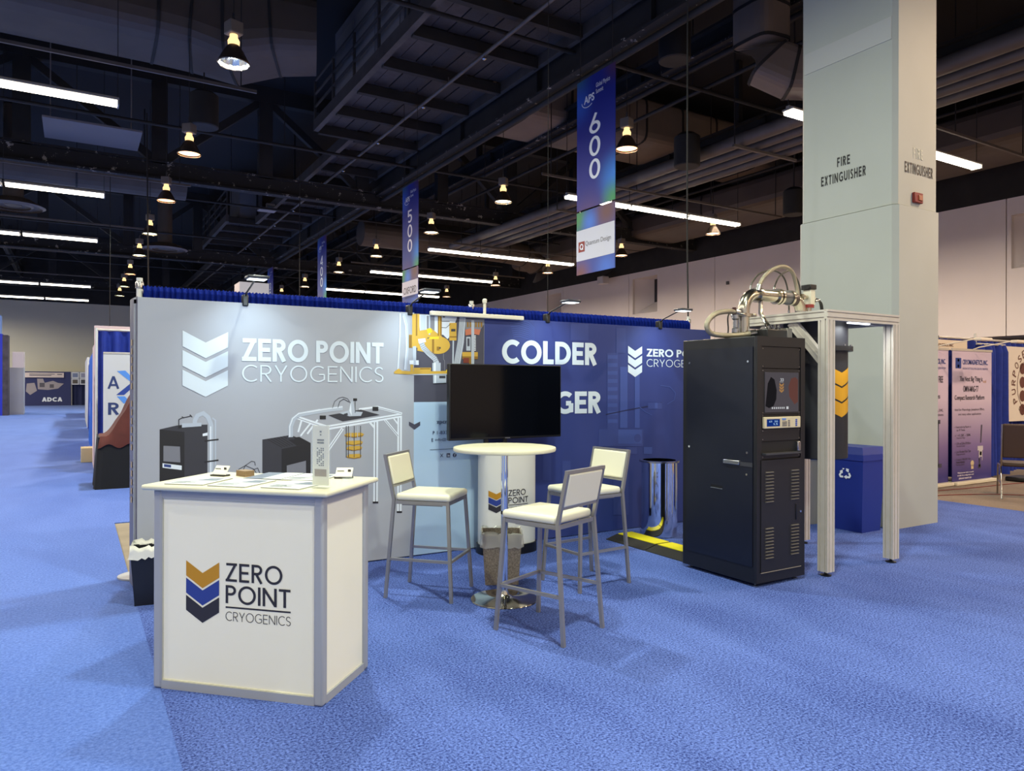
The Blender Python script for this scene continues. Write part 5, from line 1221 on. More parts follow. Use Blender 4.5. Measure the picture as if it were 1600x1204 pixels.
def hose(name, label, pts, r, mt, cat='hose', n=10, ends=True):
    # smooth the path
    P = [Vector(p) for p in pts]; out = []
    for i in range(len(P)-1):
        p0, p1, p2, p3 = P[max(i-1,0)], P[i], P[i+1], P[min(i+2, len(P)-1)]
        for k in range(8):
            t = k/8; out.append(.5*((2*p1)+(p2-p0)*t+(2*p0-5*p1+4*p2-p3)*t*t+(3*p1-p0-3*p2+p3)*t**3))
    out.append(P[-1])
    t = thing(name, label, cat, P[0]); MB().tube(out, r, n).build('sleeve', mt, t, True)
    if ends:
        for a, b_ in ((out[0], out[1]), (out[-1], out[-2])):
            d = (b_-a).normalized(); MB().tube([a-d*.004, a+d*.05], r*1.35, 12).build('fitting', STEEL, t, True)
    return t
hose('vacuum_hose', 'thick braided hose looping off the rack edge', [(4.58,4.1,2.09),(4.46,4.1,2.095),(4.34,4.1,2.075),(4.26,4.1,2.03),(4.225,4.1,1.97),(4.27,4.1,1.915),(4.38,4.08,1.9),(4.52,4.05,1.905),(4.66,4.0,1.925)], .021, BRAID)
hose('braided_hose', 'braided hose arching high over the vacuum pipe', [(4.775,4.07,2.28),(4.80,4.07,2.34),(4.86,4.07,2.41),(4.97,4.07,2.475),(5.10,4.08,2.505),(5.23,4.1,2.475),(5.31,4.12,2.37),(5.335,4.12,2.25),(5.34,4.12,2.11)], .016, BRAID)
hose('thin_hose', 'thin dark hose arching behind the braided one', [(5.03,4.13,2.29),(5.07,4.14,2.36),(5.14,4.15,2.44),(5.28,4.16,2.495),(5.38,4.17,2.44),(5.43,4.17,2.33),(5.435,4.17,2.11)], .007, mat('hose_dark', (70,68,60), .4))
hose('thin_hose', 'thin hose rising beside the braided arch', [(4.83,4.2,2.29),(4.85,4.2,2.36),(4.95,4.2,2.45),(5.12,4.2,2.49),(5.25,4.2,2.44),(5.31,4.2,2.3),(5.32,4.2,2.11)], .007, MATS['hose_dark'])
hose('thin_hose', 'short black hose hooping beside the valve block', [(5.49,4.1,2.25),(5.54,4.1,2.265),(5.60,4.1,2.24),(5.62,4.1,2.17),(5.62,4.1,2.11)], .009, BLACKPL)
hose('thin_hose', 'second short black hose under the first hoop', [(5.49,4.06,2.235),(5.53,4.06,2.245),(5.57,4.06,2.22),(5.585,4.06,2.17),(5.585,4.06,2.11)], .008, BLACKPL)
hose('cable', 'black cable dropping down the riser beside the hose', [(4.52,4.12,2.12),(4.48,4.12,2.05),(4.485,4.12,1.95),(4.47,4.12,1.88)], .006, BLACKPL, 'cable', 8, False)
vb = thing('valve_block', 'white valve block with a black cap and red collar', 'valve', (5.45, 4.1, 2.11))
MB().rbox(5.425, 4.06, 2.20, 5.487, 4.14, 2.335, .006).build('body', mat('valve_white', (206,200,182), .4), vb, True)
MB().rbox(5.41, 4.05, 2.335, 5.492, 4.15, 2.378, .006).build('cap', BLACKPL, vb, True)
MB().lathe([(.05,2.178),(.05,2.205)], (5.44,4.1,0), 20).build('red_collar', mat('collar_red', (130,34,34), .4), vb, True)
MB().lathe([(.03,2.108),(.03,2.18)], (5.44,4.1,0), 16).build('stem', VS, vb, True)
MB().tube([(5.36,4.1,2.27),(5.43,4.1,2.27)], .018, 12).build('port', VS, vb, True)
MB().lathe([(.026,-.012),(.026,.012)], (5.37,4.1,2.27), 14, 'x').build('port_nut', VS, vb, True)
pm_ = thing('pump_motor', 'black motor with a chrome end lying on the rack', 'motor', (4.80, 3.93, 1.874))
MB().rbox(4.66, 3.88, 1.876, 4.90, 3.99, 1.952, .008).build('casing', BLACKPL, pm_, True)
MB().rbox(4.90, 3.885, 1.878, 4.965, 3.985, 1.968, .008).build('end_box', mat('box_grey', (138,134,126), .35, .6), pm_, True)
MB().lathe([(.012,4.965),(.012,4.972)], (0,3.935,1.93), 12, 'x').build('button', CHROME, pm_, True)
for k in range(4): MB().tube([(4.68+k*.05,3.90,1.952),(4.70+k*.05,3.93,1.99),(4.74+k*.05,3.96,1.952)], .007, 8).build('cooling_pipe', CHROME, pm_, True)
gs = thing('gauge_stack', 'steel gauge fitting with a dark knob beside the riser', 'gauge', (4.545, 4.1, 1.874))
MB().lathe([(.02,1.874),(.02,1.92),(.028,1.93),(.028,1.96),(.018,1.97),(.018,2.03),(.03,2.04),(.03,2.07)], (4.545,4.1,0), 16).build('fitting', STEEL, gs, True)
MB().lathe([(.016,2.07),(.016,2.13)], (4.53,4.1,0), 12).build('knob', mat('knob_red', (64,24,24), .4), gs, True)

# ------------------------------------------------------------------ bins by the column
rb = thing('recycling_bin', 'tall blue plastic recycling bin with a hooded lid', 'bin', (7.05, 4.74, 0))
BB = mat('bin_blue', (28,48,136), .45)
binbody(.155, .19, .19, .225, .76, 'bin_body', BB, rb)
MB().add(taper(-.2,-.235,.2,.235,.74,-.195,-.23,.195,.23,.80), [(0,3,2,1),(4,5,6,7),(0,1,5,4),(1,2,6,5),(2,3,7,6),(3,0,4,7)]).build('rim', BB, rb)
MB().add(taper(-.19,-.225,.19,.225,.80,-.165,-.20,.185,.20,.875), [(4,5,6,7),(0,1,5,4),(1,2,6,5),(2,3,7,6),(3,0,4,7)]).build('lid', BB, rb)
# recycling triangle, three bent arrows
arr = []
for k in range(3):
    d1 = R(60-120*k); d2 = d1-R(120); r_ = .040
    def at_(d, t): return (r_*math.cos(d+R(90))+t*math.cos(d), r_*math.sin(d+R(90))+t*math.sin(d))
    arr += ribbon([at_(d1, .020), at_(d1, .050), at_(d2, -.050), at_(d2, -.020)], .020)
    p_, q_ = at_(d2, -.020), at_(d2, .014); nx_, ny_ = math.cos(d2+R(90))*.022, math.sin(d2+R(90))*.022
    arr.append([(p_[0]+nx_, p_[1]+ny_), (p_[0]-nx_, p_[1]-ny_), q_])
rlm = plane_map((-.187, -.02, .60), (0,-1,0), (.046,0,1))
printed('recycling_symbol', arr, rlm, WHITEINK, rb, False)
bb_ = thing('round_bin', 'round beige bin standing behind the blue recycling bin', 'bin', (6.93, 5.28, 0))
MB().lathe([(.001,0),(.17,0),(.175,.01),(.185,.68),(.195,.69),(.195,.72),(.001,.72)], n=36, cap=False).build('bin_body', mat('bin_beige', (188,182,166), .5), bb_)
MB().lathe([(.198,.70),(.198,.74),(.17,.79),(.02,.82)], n=36).build('bin_lid', mat('bin_lid_blue', (60,84,120), .5), bb_)

# ------------------------------------------------------------------ hanging aisle banners
def banner_print(name, parent, polys, mt): return printed(name, polys, plane_map((-.004,0,0),(0,-1,0),(0,0,1)), mt, parent, False)
def gradient_mat(name, base, spots):
    """printed artwork: coloured glows on blue"""
    m = bpy.data.materials.new(name); m.use_nodes = True; nt = m.node_tree; b = nt.nodes['Principled BSDF']; b.inputs['Roughness'].default_value = .5
    tc = nt.nodes.new('ShaderNodeTexCoord'); cur = None
    for (y, z, r, c_) in spots:
        vm = nt.nodes.new('ShaderNodeVectorMath'); vm.operation = 'DISTANCE'; vm.inputs[1].default_value = (0, y, z)
        nt.links.new(tc.outputs['Object'], vm.inputs[0])
        mr = nt.nodes.new('ShaderNodeMapRange'); mr.interpolation_type = 'SMOOTHSTEP'; mr.inputs['From Min'].default_value = 0; mr.inputs['From Max'].default_value = r; mr.inputs['To Min'].default_value = 1; mr.inputs['To Max'].default_value = 0
        nt.links.new(vm.outputs['Value'], mr.inputs['Value'])
        mx = nt.nodes.new('ShaderNodeMixRGB'); mx.inputs[2].default_value = srgb(c_)
        nt.links.new(mr.outputs[0], mx.inputs[0])
        if cur is None: mx.inputs[1].default_value = srgb(base)
        else: nt.links.new(cur, mx.inputs[1])
        cur = mx.outputs[0]
    nt.links.new(cur, b.inputs['Base Color']); MATS[name] = m; return m
BAN = gradient_mat('banner_art', (14,34,134), [(.5,0,.45,(50,100,90)),(-.5,0,.4,(80,50,90)),(.45,-.35,.5,(40,90,190)),(-.5,-1.75,.55,(40,130,220)),(-.45,-2.1,.4,(60,150,90)),(.2,-2.4,.7,(90,60,110)),(.5,-2.5,.3,(120,80,80))])
BAN2 = gradient_mat('banner_art_low', (50,70,150), [(.45,-.1,.4,(60,140,80)),(-.3,-.1,.5,(110,70,70)),(.15,-.2,.3,(60,120,210)),(.4,-1.05,.4,(120,70,70)),(-.3,-1.0,.4,(60,110,200))])
def banner(yc, num, label, brand, seg, zt=6.52, w_=1.0, x=7.15):
    t = thing('aisle_banner', label, 'banner', (x, yc, zt), group='hanging aisle banners')
    h1, gap_, h2 = seg
    up = MB().box(0, -w_/2, -h1, .012, w_/2, 0).build('number_panel', BAN, t)
    for i, d in enumerate(num): banner_print('digit', up, lettering(d, -.155, .135, -.64-i*.365-.32, -.64-i*.365, .14), WHITEINK)
    small_text('event_text', 'APS', (-.006, .30, -.42), (0,-1,0), (0,0,1), .28, .13, WHITEINK, up, .03)
    small_text('event_text', 'Global Physics\nSummit', (-.006, -.02, -.34), (0,-1,0), (0,0,1), .36, .17, WHITEINK, up, .01)
    banner_print('swoosh', up, ribbon([(-.36+.16*(1-math.cos(R(a))), -.38-.10*math.sin(R(a))) for a in range(0, 150, 15)], .012), WHITEINK)
    if h2:
        lo_ = MB().box(0, -w_/2, -h2, .012, w_/2, 0).build('sponsor_panel', BAN2, t); lo_.location = (0, 0, -h1-gap_)
        banner_print('sponsor_field', lo_, [[(-w_/2,-.30),(w_/2,-.30),(w_/2,-h2*.78),(-w_/2,-h2*.78)]], mat('sponsor_white', (216,214,220), .6))
        if brand == 'qd':
            printed('sponsor_mark', [[(-.44,-.66),(-.27,-.66),(-.27,-.49),(-.44,-.49)]], plane_map((-.006,0,0),(0,-1,0),(0,0,1)), mat('qd_red', (150,60,50), .6), lo_, False)
            printed('sponsor_mark', lettering('Q', -.405, -.305, -.625, -.525, .2), plane_map((-.008,0,0),(0,-1,0),(0,0,1)), WHITEINK, lo_, False)
            small_text('sponsor_text', 'Quantum Design', (-.006, .25, -.60), (0,-1,0), (0,0,1), .66, .10, mat('ink_grey2', (96,92,92), .6), lo_)
        elif brand == 'ox':
            printed('sponsor_text', lettering('OXFORD', -.40, .40, -.62, -.45, .14, .08), plane_map((-.006,0,0),(0,-1,0),(0,0,1)), mat('ink_brown', (70,62,58), .6), lo_, False)
            small_text('sponsor_text', 'INSTRUMENTS', (-.006, .33, -.73), (0,-1,0), (0,0,1), .66, .05, MATS['ink_brown'], lo_)
        for s_ in (-.42, .42): MB().tube([(.006,s_,-h1+.01),(.006,s_,-h1-gap_-.01)], .006, 6).build('link', STEEL, t)
    for s_ in (-.42, .42): MB().beam((.006,s_,-.01),(.006,s_,8.79-zt),.01).build('wire', BLACKP, t)
    return t
banner(9.36, '600', 'blue aisle banner numbered 600 above the navy backdrop', 'qd', (2.13, .03, 1.03))
banner(16.92, '500', 'blue aisle banner numbered 500 with an Oxford sponsor panel', 'ox', (2.08, .03, .86))
banner(24.55, '400', 'blue aisle banner numbered 400 down the hall', '', (2.13, .03, 1.03))
banner(32.2, '300', 'blue aisle banner farthest down the hall, mostly hidden by lights', '', (2.13, .03, 1.03))

# drop cables
for pts, r, lab in [([(6.48,6.62,10.9),(6.48,6.62,4.0),(6.50,6.62,2.4),(6.52,6.62,0)], .010, 'black power cable dropping from the roof behind the navy backdrop'), ([(5.6,8.4,8.5),(5.6,8.4,0)], .004, 'thin rigging wire beyond the navy backdrop'), ([(1.55,21,8.5),(1.6,20.8,2.5),(1.62,20.8,0)], .02, 'black cable dropping beside the far drapes'), ([(.9,26,8.5),(.9,26,0)], .012, 'thin cable dropping to the far booths'), ([(6.0,23,8.5),(6.0,23,0)], .014, 'thin cable dropping past the 400 banner')]:
    hose('drop_cable', lab, pts, r, BLACKP, 'cable', 6, False)

# ------------------------------------------------------------------ booths beyond the column
d2 = drape('drape', 'royal blue drape behind the tall research banners', 11.0, 16.5, 6.55, .02, 2.28, DRAPE, amp=.05, pitch=.2)
MB().tube([(10.9,6.55,2.3),(16.6,6.55,2.3)], .02, 10).build('crossbar', ALU, d2, True)
for x in (10.95, 13.05, 16.55): MB().tube([(x,6.55,0),(x,6.55,2.40)], .022, 10).build('upright', MATS['pipe_white'], d2, True)
d3 = drape('drape', 'short blue drape gathered between the roll-up banner and the round logo', 12.64, 13.46, 6.30, .03, 2.2, DRAPE, amp=.06, pitch=.17)
MB().tube([(12.6,6.3,2.2),(13.5,6.3,2.2)], .015, 8).build('crossbar', ALU, d3, True)
RB = bpy.data.materials.new('rollup_art'); RB.use_nodes = True
def _rb():
    nt = RB.node_tree; b = nt.nodes['Principled BSDF']; b.inputs['Roughness'].default_value = .55
    tc = nt.nodes.new('ShaderNodeTexCoord'); sx = nt.nodes.new('ShaderNodeSeparateXYZ'); nt.links.new(tc.outputs['Object'], sx.inputs[0])
    mr = nt.nodes.new('ShaderNodeMapRange'); mr.inputs['From Min'].default_value = 0; mr.inputs['From Max'].default_value = 2.1; nt.links.new(sx.outputs['Z'], mr.inputs['Value'])
    cr_ = nt.nodes.new('ShaderNodeValToRGB'); e = cr_.color_ramp.elements; e[0].color = srgb(58,52,122); e[0].position = .06; e[1].color = srgb(206,188,208); e[1].position = .62
    q = e.new(.28); q.color = srgb(126,106,158); nt.links.new(mr.outputs[0], cr_.inputs[0]); nt.links.new(cr_.outputs[0], b.inputs['Base Color'])
_rb()
CB = mat('cryo_blue', (32,56,132), .6); TXT = mat('rollup_text', (62,52,64), .6); TXW = mat('rollup_white', (232,228,236), .6)
def rollup(x0, x1, y, label, lines, pics):
    t = thing('rollup_banner', label, 'banner', (x0, y, 0), group='research roll-up banners')
    W = x1-x0
    MB().rbox(-.02, -.09, 0, W+.02, .09, .05, .01).build('cassette', mat('cassette_cream', (226,218,196), .4), t)
    MB().box(0, -.004, .05, W, .004, 2.06).build('sheet', RB, t)
    MB().box(-.01, -.012, 2.05, W+.01, .012, 2.085).build('top_bar', ALU, t)
    MB().tube([(W/2,.02,.05),(W/2,.02,2.06)], .01, 8).build('support_pole', ALU, t)
    for txt, x, z, w_, h, mt, bd in lines: small_text('banner_text', txt, (x0+x, y-.008, z), (1,0,0), (0,0,1), w_, h, mt, t, bd)
    for polys, mt in pics: printed('banner_print', polys, plane_map((0,-.007,0),(1,0,0),(0,0,1)), mt, t, False)
    return t
def rc(x0, z0, x1, z1): return [(x0,z0),(x1,z0),(x1,z1),(x0,z1)]
ln = [('CRYOMAGNETICS, INC.', .28, 1.83, .74, .09, CB, .02), ('INNOVATIVE TOOLS FOR SCIENTIFIC RESEARCH', .28, 1.765, .74, .03, CB, 0),
      ('The Next Big Thing is', .20, 1.56, .66, .10, TXT, .012), ('small', .88, 1.56, .09, .05, mat('rollup_orange', (190,140,80), .6), 0), ('OMNI-MAG-T7', .30, 1.42, .44, .095, TXT, .012), ('Compact Research Platform', .06, 1.275, .86, .095, TXT, .012),
      ('Ideal for Metrology, Josephson Effect,', .06, 1.12, .86, .045, TXT, 0), ('and many other applications', .16, 1.05, .66, .045, TXT, 0)]
for k, (a, b_) in enumerate([('Superconducting Magnets up', 'to 9 Tesla'), ('<1.5K - 50K', 'Temperature Range'), ('1.5W and Gifford-McMahon', 'Cryocooler Standard'), ('Low Vibration Pulse Tube', 'Designs are Available'), ('Compact 300x300 Table', 'Variable Sample Space')]):
    ln += [('\u2713 '+a, .06, .86-k*.125, .46, .038, TXT, 0), (b_, .11, .82-k*.125, .24, .032, TXT, 0)]
ln += [('Variety of Sample', .10, .325, .24, .035, TXT, 0), ('Mounting Options', .10, .285, .24, .035, TXT, 0), ('Welcome our wide to special', .14, .16, .46, .032, TXW, .01), ('to bulk the configuration and', .14, .12, .46, .032, TXW, .01), ('advanced research also', .18, .08, .36, .032, TXW, .01)]
hx = [(.17+.05*math.cos(R(60*k+30)), 1.86+.06*math.sin(R(60*k+30))) for k in range(6)]
pics = [([rc(.08,1.78,.24,1.94)], CB), ([[(.16+.028*math.cos(R(a)), 1.905+.022*math.sin(R(a))) for a in range(0,360,30)], [(.16+.028*math.cos(R(a)), 1.815+.022*math.sin(R(a))) for a in range(0,360,30)]], TXW),
        ([[(.80,.62),(.83,.62),(.86,.90),(.82,.90)]], mat('pic_dark', (70,66,84), .6)), ([rc(.72,.50,.88,.57), rc(.76,.40,.86,.50), rc(.76,.34,.775,.40), rc(.85,.34,.865,.40)], mat('pic_grey', (196,190,196), .6)), ([rc(.785,.42,.84,.48)], mat('pic_copper', (150,90,70), .6)),
        ([[(.565+.05*math.cos(R(a)), .31+.045*math.sin(R(a))) for a in range(0,360,30)], rc(.53,.22,.60,.28)], mat('pic_tan', (206,186,150), .6)), ([rc(.76,.24,.80,.38), rc(.74,.22,.82,.28)], MATS['pic_dark'])]
rollup(11.42, 12.56, 6.06, 'lilac research roll-up banner with the fuller text by the blue drape', ln, pics)
ln2 = [('CRYOMAGNETICS, INC.', .28, 1.83, .66, .09, CB, .02), ('FOR RESEARCH', .62, 1.765, .32, .03, CB, 0), ('CRYOGEN FREE', .45, 1.56, .42, .10, TXT, .012), ('Magnets', .55, 1.30, .24, .09, TXT, .012), ('He3, ADR, DAC,', .52, 1.12, .36, .045, TXT, 0), ('applications', .52, 1.05, .36, .045, TXT, 0)]
rollup(10.36, 11.38, 6.10, 'lilac research roll-up banner half hidden by the white column', ln2, [([rc(.66,.30,.76,.98), rc(.62,.94,.80,1.0), rc(.66,.28,.84,.34)], MATS['pic_dark'])])
bs = thing('booth_sign', 'small cream booth sign with brown lettering on the drape', 'sign', (11.4, 6.3, 2.1))
MB().box(11.0, 6.31, 2.08, 12.33, 6.33, 2.235).build('board', mat('sign_cream', (228,212,190), .6), bs, True)
small_text('sign_text', 'CRYOMAGNETICS, INC', (11.2, 6.305, 2.125), (1,0,0), (0,0,1), .72, .05, mat('sign_brown', (110,70,54), .6), bs, .02)
MB().box(11.5, 6.33, 2.2, 11.55, 6.5, 2.3).build('hook', STEEL, bs, True)
for (x, lab) in [(12.0, 'cream clip-on lamp over the fuller roll-up banner'), (10.95, 'cream clip-on lamp over the half-hidden roll-up banner')]:
    t = thing('clip_lamp', lab, 'lamp', (x, 6.06, 2.08))
    MB().tube([(x,6.06,2.075),(x+.02,5.98,2.11),(x+.30,5.62,2.20)], .009, 8).build('arm', mat('lamp_cream', (226,214,196), .5), t, True)
    MB().rbox(x+.28, 5.55, 2.17, x+.60, 5.66, 2.215, .012).build('lamp_head', MATS['lamp_cream'], t, True)
ps = thing('round_logo_sign', 'white board with a brown circular logo reading PURPOSE', 'sign', (14.2, 6.42, 0))
MB().box(13.5, 6.40, .9, 16.2, 6.43, 2.2).build('board', mat('sign_white', (226,214,200), .6), ps, True)
for x in (13.7, 16.0): MB().tube([(x,6.45,0),(x,6.45,2.1)], .015, 8).build('leg', ALU, ps, True)
BRN = mat('logo_brown', (104,62,54), .6)
cx_, cz_, rr_ = 14.62, 1.52, .62
for i, ch_ in enumerate('PURPOSE'):
    a = R(205-i*15); q = lettering(ch_, -.05, .05, 0, .13, .14)
    def rotm(p, a=a): 
        tx, tz = math.cos(a-R(90)), math.sin(a-R(90)); nx, nz = math.cos(a), math.sin(a)
        return Vector((cx_+nx*(rr_-.07+p[1])+tx*p[0], 6.396, cz_+nz*(rr_-.07+p[1])+tz*p[0]))
    printed('logo_letter', q, rotm, BRN, ps)
for i, ch_ in enumerate('SCIENCE'):
    a = R(225+i*12); q = lettering(ch_, -.03, .03, 0, .08, .12)
    def rotm(p, a=a):
        tx, tz = math.cos(a+R(90)), math.sin(a+R(90)); nx, nz = -math.cos(a), -math.sin(a)
        return Vector((cx_-nx*(rr_-.02)+nx*p[1]+tx*p[0], 6.396, cz_-nz*(rr_-.02)+nz*p[1]+tz*p[0]))
    printed('logo_letter', q, rotm, BRN, ps)
printed('logo_ring', ribbon([(cx_+.48*math.cos(R(a)), cz_+.48*math.sin(R(a))) for a in range(0,360,10)]+['c'], .012), frontmap(6.396), BRN, ps)
for k in range(4): printed('logo_dot', [[(cx_-.30+.10*math.cos(R(a)), cz_+.30-k*.24+.10*math.sin(R(a))) for a in range(0,360,20)]], frontmap(6.396), BRN, ps)
# stacking chair by the sign
sc_ = thing('stacking_chair', 'brown padded stacking chair with a chrome frame on brown carpet', 'chair', (11.0, 4.95, 0), R(30))
CH2 = mat('chair_brown', (64,44,32), .55); CHF = mat('chair_frame', (176,174,170), .25, 1)
MB().rbox(-.24, -.21, .43, .24, .21, .48, .02).build('seat', CH2, sc_)
bm = bmesh.new(); bmesh.ops.create_cube(bm, size=1)
for v in bm.verts: v.co = Vector((v.co.x*.05, v.co.y*.44, v.co.z*.46))
bmesh.ops.bevel(bm, geom=bm.edges[:], offset=.018, segments=2, affect='EDGES', profile=.5)
MB().bm(bm, True, Matrix.Translation((-.29,0,.78)) @ Matrix.Rotation(R(-10), 4, 'Y')).build('backrest', CH2, sc_)
for s_ in (-.225, .225):
    MB().tube([(-.35,s_,1.0),(-.25,s_,.46),(-.24,s_,.44),(.20,s_,.43),(.235,s_,.40),(.30,s_,0)], .011, 10).build('leg', CHF, sc_)
    MB().tube([(-.10,s_,.43),(-.16,s_,.40),(-.32,s_,0)], .011, 10).build('leg', CHF, sc_)
    MB().tube([(-.24,s_,.2),(.27,s_,.2)], .008, 8).build('stretcher', CHF, sc_)
hose('floor_cable', 'thin red cable lying on the brown carpet', [(9.9,5.62,.004),(10.3,5.55,.004),(10.9,5.3,.004),(11.4,4.9,.004),(12.2,4.5,.004)], .006, mat('cable_red', (120,40,34), .5), 'cable', 6, False)
hose('floor_cable', 'red cable running at the foot of the roll-up banners', [(9.9,5.95,.004),(10.6,5.85,.004),(11.4,5.75,.004),(12.3,5.7,.004),(13.0,5.6,.004)], .006, MATS['cable_red'], 'cable', 6, False)
tag(MB().rbox(12.75, 5.62, .0, 13.2, 5.95, .07, .02).build('cable_bag', BLACKPL), 'flat black bag lying at the foot of the side drape', 'bag')
# ------------------------------------------------------------------ booths down the aisle
d4 = drape('drape', 'royal blue drape behind the roll-up banner with large letters', .30, 3.2, 14.4, .02, 2.42, DRAPE, amp=.05, pitch=.2)
MB().tube([(.3,14.4,2.44),(3.2,14.4,2.44)], .02, 8).build('crossbar', ALU, d4, True)
for x in (.3, 3.2): MB().tube([(x,14.4,0),(x,14.4,2.47)], .022, 8).build('upright', MATS['pipe_white'], d4, True)
t = thing('rollup_banner', 'pale roll-up banner with navy letters A and R and blue arrows', 'banner', (.39, 14.0, 0))
MB().rbox(-.02, -.09, 0, .86, .09, .06, .012).build('cassette', ALU, t); MB().box(0, -.004, .06, .84, .004, 2.03).build('sheet', mat('banner_pale', (206,206,206), .6), t); MB().box(0, -.012, 2.02, .84, .012, 2.045).build('top_bar', ALU, t); MB().tube([(.42,.02,.05),(.42,.02,2.03)], .01, 8).build('support_pole', ALU, t)
AN = mat('letter_navy', (40,58,110), .6); pmz = plane_map((0,-.007,0),(1,0,0),(0,0,1))
printed('banner_letter', lettering('A', .065, .235, 1.428, 1.638, .15), pmz, AN, t, False); printed('banner_letter', lettering('R', .072, .235, .99, 1.194, .17), pmz, AN, t, False)
printed('arrow', [[(.20,1.727),(.327,1.737),(.54,1.50),(.46,1.50)]], pmz, mat('arrow_blue', (86,146,226), .6), t, False)
printed('arrow', [[(.192,1.323),(.31,1.323),(.54,1.55),(.44,1.55)]], pmz, mat('arrow_navy', (38,66,150), .6), t, False)
printed('arrow', [[(.20,1.30),(.32,1.30),(.42,1.18),(.30,1.18)]], pmz, MATS['arrow_blue'], t, False)
t = thing('draped_table', 'table with a black skirt at the end of the next booth', 'table', (.95, 12.35, 0))
n = 60; m = MB(); vs = []
def rrect(k, a, b): 
    u = (k/n)*4; i = int(u) % 4; f = u-int(u); return [(-a+2*a*f,-b),(a,-b+2*b*f),(a-2*a*f,b),(-a,b-2*b*f)][i]
for z, e in ((.0,1.06),(.72,1.0)):
    for k in range(n): p = rrect(k, .68, .38); w_ = e+.025*math.sin(k*2.3)*(1 if z == 0 else .3); vs.append((p[0]*w_, p[1]*w_, z))
m.add(vs, [(k, (k+1) % n, n+(k+1) % n, n+k) for k in range(n)], True); m.build('skirt', mat('skirt_black', (20,19,22), .8), t, fixn=False)
MB().box(-.68, -.38, .70, .68, .38, .74).build('table_top', mat('skirt_black', (20,19,22), .8), t)
t = thing('covered_display', 'dark red cloth draped over a tall display on the black table', 'cloth', (.98, 12.35, .742))
m = MB(); nx, ny = 40, 24; vs = []
for i in range(nx+1):
    for j in range(ny+1):
        u, v = i/nx, j/ny; x = -.72+1.44*u; y = -.42+.84*v
        hgt = .60*max(0, min(1, (x+.62)/.34))**1.4*(1-.15*abs(y)) + .008
        edge = max(abs(x)-.68, abs(y)-.38, 0); fold = .03*math.sin(x*16+y*11)+.02*math.sin(x*31-y*9)
        z = hgt + fold*(.3+hgt) - edge*3.2
        if i in (0, nx) or j in (0, ny): z = -.13-.03*math.sin(x*23+y*17); x = max(-.715, min(.715, x)); y = max(-.415, min(.415, y))
        else: z = max(hgt+fold*(.25+hgt), .012); x = max(-.70, min(.70, x)); y = max(-.40, min(.40, y))
        vs.append((x, y, z))
m.add(vs, [(i*(ny+1)+j, (i+1)*(ny+1)+j, (i+1)*(ny+1)+j+1, i*(ny+1)+j+1) for i in range(nx) for j in range(ny)], True); m.build('cloth', mat('cloth_red', (88,36,29), .8, var=.15, vscale=9), t, fixn=False)
pw = thing('booth_wall', 'pinkish white tall booth wall rising above the blue drape', 'display wall', (2.0, 16.2, 0)); MB().box(.30, 16.1, 0, 4.0, 16.2, 2.63).build('wall_board', mat('pink_white', (232,204,200), .7), pw, True)
printed('wall_letter', lettering('IO', .78, 1.1, 2.33, 2.45, .09, .2), frontmap(16.097), TXT, pw)
MB().box(.27, 14.9, 0, .31, 16.1, 2.2).build('wall_end', MATS['pink_white'], pw, True)
d5 = drape('drape', 'bright blue side drape with a white slash along the aisle', 16.9, 22.5, .36, .02, 2.24, mat('drape_bright', (44,104,206), .7), amp=.05, pitch=.3, axis='y')
printed('slash', [[(18.2,1.05),(18.8,.78),(18.8,.86),(18.2,1.14)]], lambda p: Vector((.26, p[0], p[1])), TXW, d5)
drape('drape', 'dark blue side drape farther along the aisle', 23.2, 29, .42, .02, 2.24, DRAPE, amp=.05, pitch=.4, axis='y')
tag(MB().box(.33, 29.4, 0, .40, 36, 2.45).build('booth_wall', mat('grey_white', (206,204,204), .7)), 'thin white booth wall end-on along the far aisle', 'display wall')
drape('drape', 'navy side drape near the far wall', 37, 44, .5, .02, 2.4, DRAPE, amp=.05, pitch=.5, axis='y')
t = thing('pallet_box', 'small beige carton on the aisle floor by the black table', 'box', (.20, 16.4, 0)); MB().rbox(-.12, -.2, 0, .12, .2, .28, .01).build('carton', mat('carton', (206,190,150), .7), t); MB().box(-.121, -.03, .27, .121, .03, .284).build('tape', mat('tape', (220,210,180), .4), t)
for (x, y, w_, d_, h, mt, lab) in [(-2.6, 44, .72, 1.0, 2.32, mat('cab_grey', (164,166,180), .6), 'pale grey tall cabinet at the far cross aisle'), (-2.58, 46, .5, .8, 3.18, mat('cab_lilac', (202,190,194), .6), 'taller lilac panel behind the grey cabinet')]:
    t = thing('tall_cabinet', lab, 'cabinet', (x, y, 0)); MB().box(-w_/2, -d_/2, 0, w_/2, d_/2, h).build('carcass', mt, t); MB().box(-w_/2+.02, -d_/2-.015, .08, w_/2-.02, -d_/2, h-.04).build('door', mt, t)
lw = thing('blue_wall', 'tall vivid blue display wall at the mouth of the cross aisle', 'display wall', (-3.4, 42.8, 0))  # vivid blue is the wall's own colour
MB().box(-6.5, 42.3, 0, -3.02, 43.3, 3.9).build('wall_board', mat('vivid_blue', (16,40,190), .5), lw, True); MB().box(-3.02, 42.3, 0, -2.80, 43.3, 3.85).build('end_panel', mat('end_photo', (66,60,74), .6, var=.5, vscale=3), lw, True)
MB().box(-6.5, 42.4, 3.9, -3.1, 43.2, 4.8).build('header', mat('pale_blue', (120,150,220), .5), lw, True)
fb = thing('far_booth', 'navy far booth with a big machine photo and ADCA lettering', 'display wall', (-1.7, 61, 0))
MB().box(-3.2, 60.9, 0, -.32, 61, 2.4).build('wall_board', mat('booth_navy', (40,46,96), .6), fb, True)
FM = frontmap(60.89)
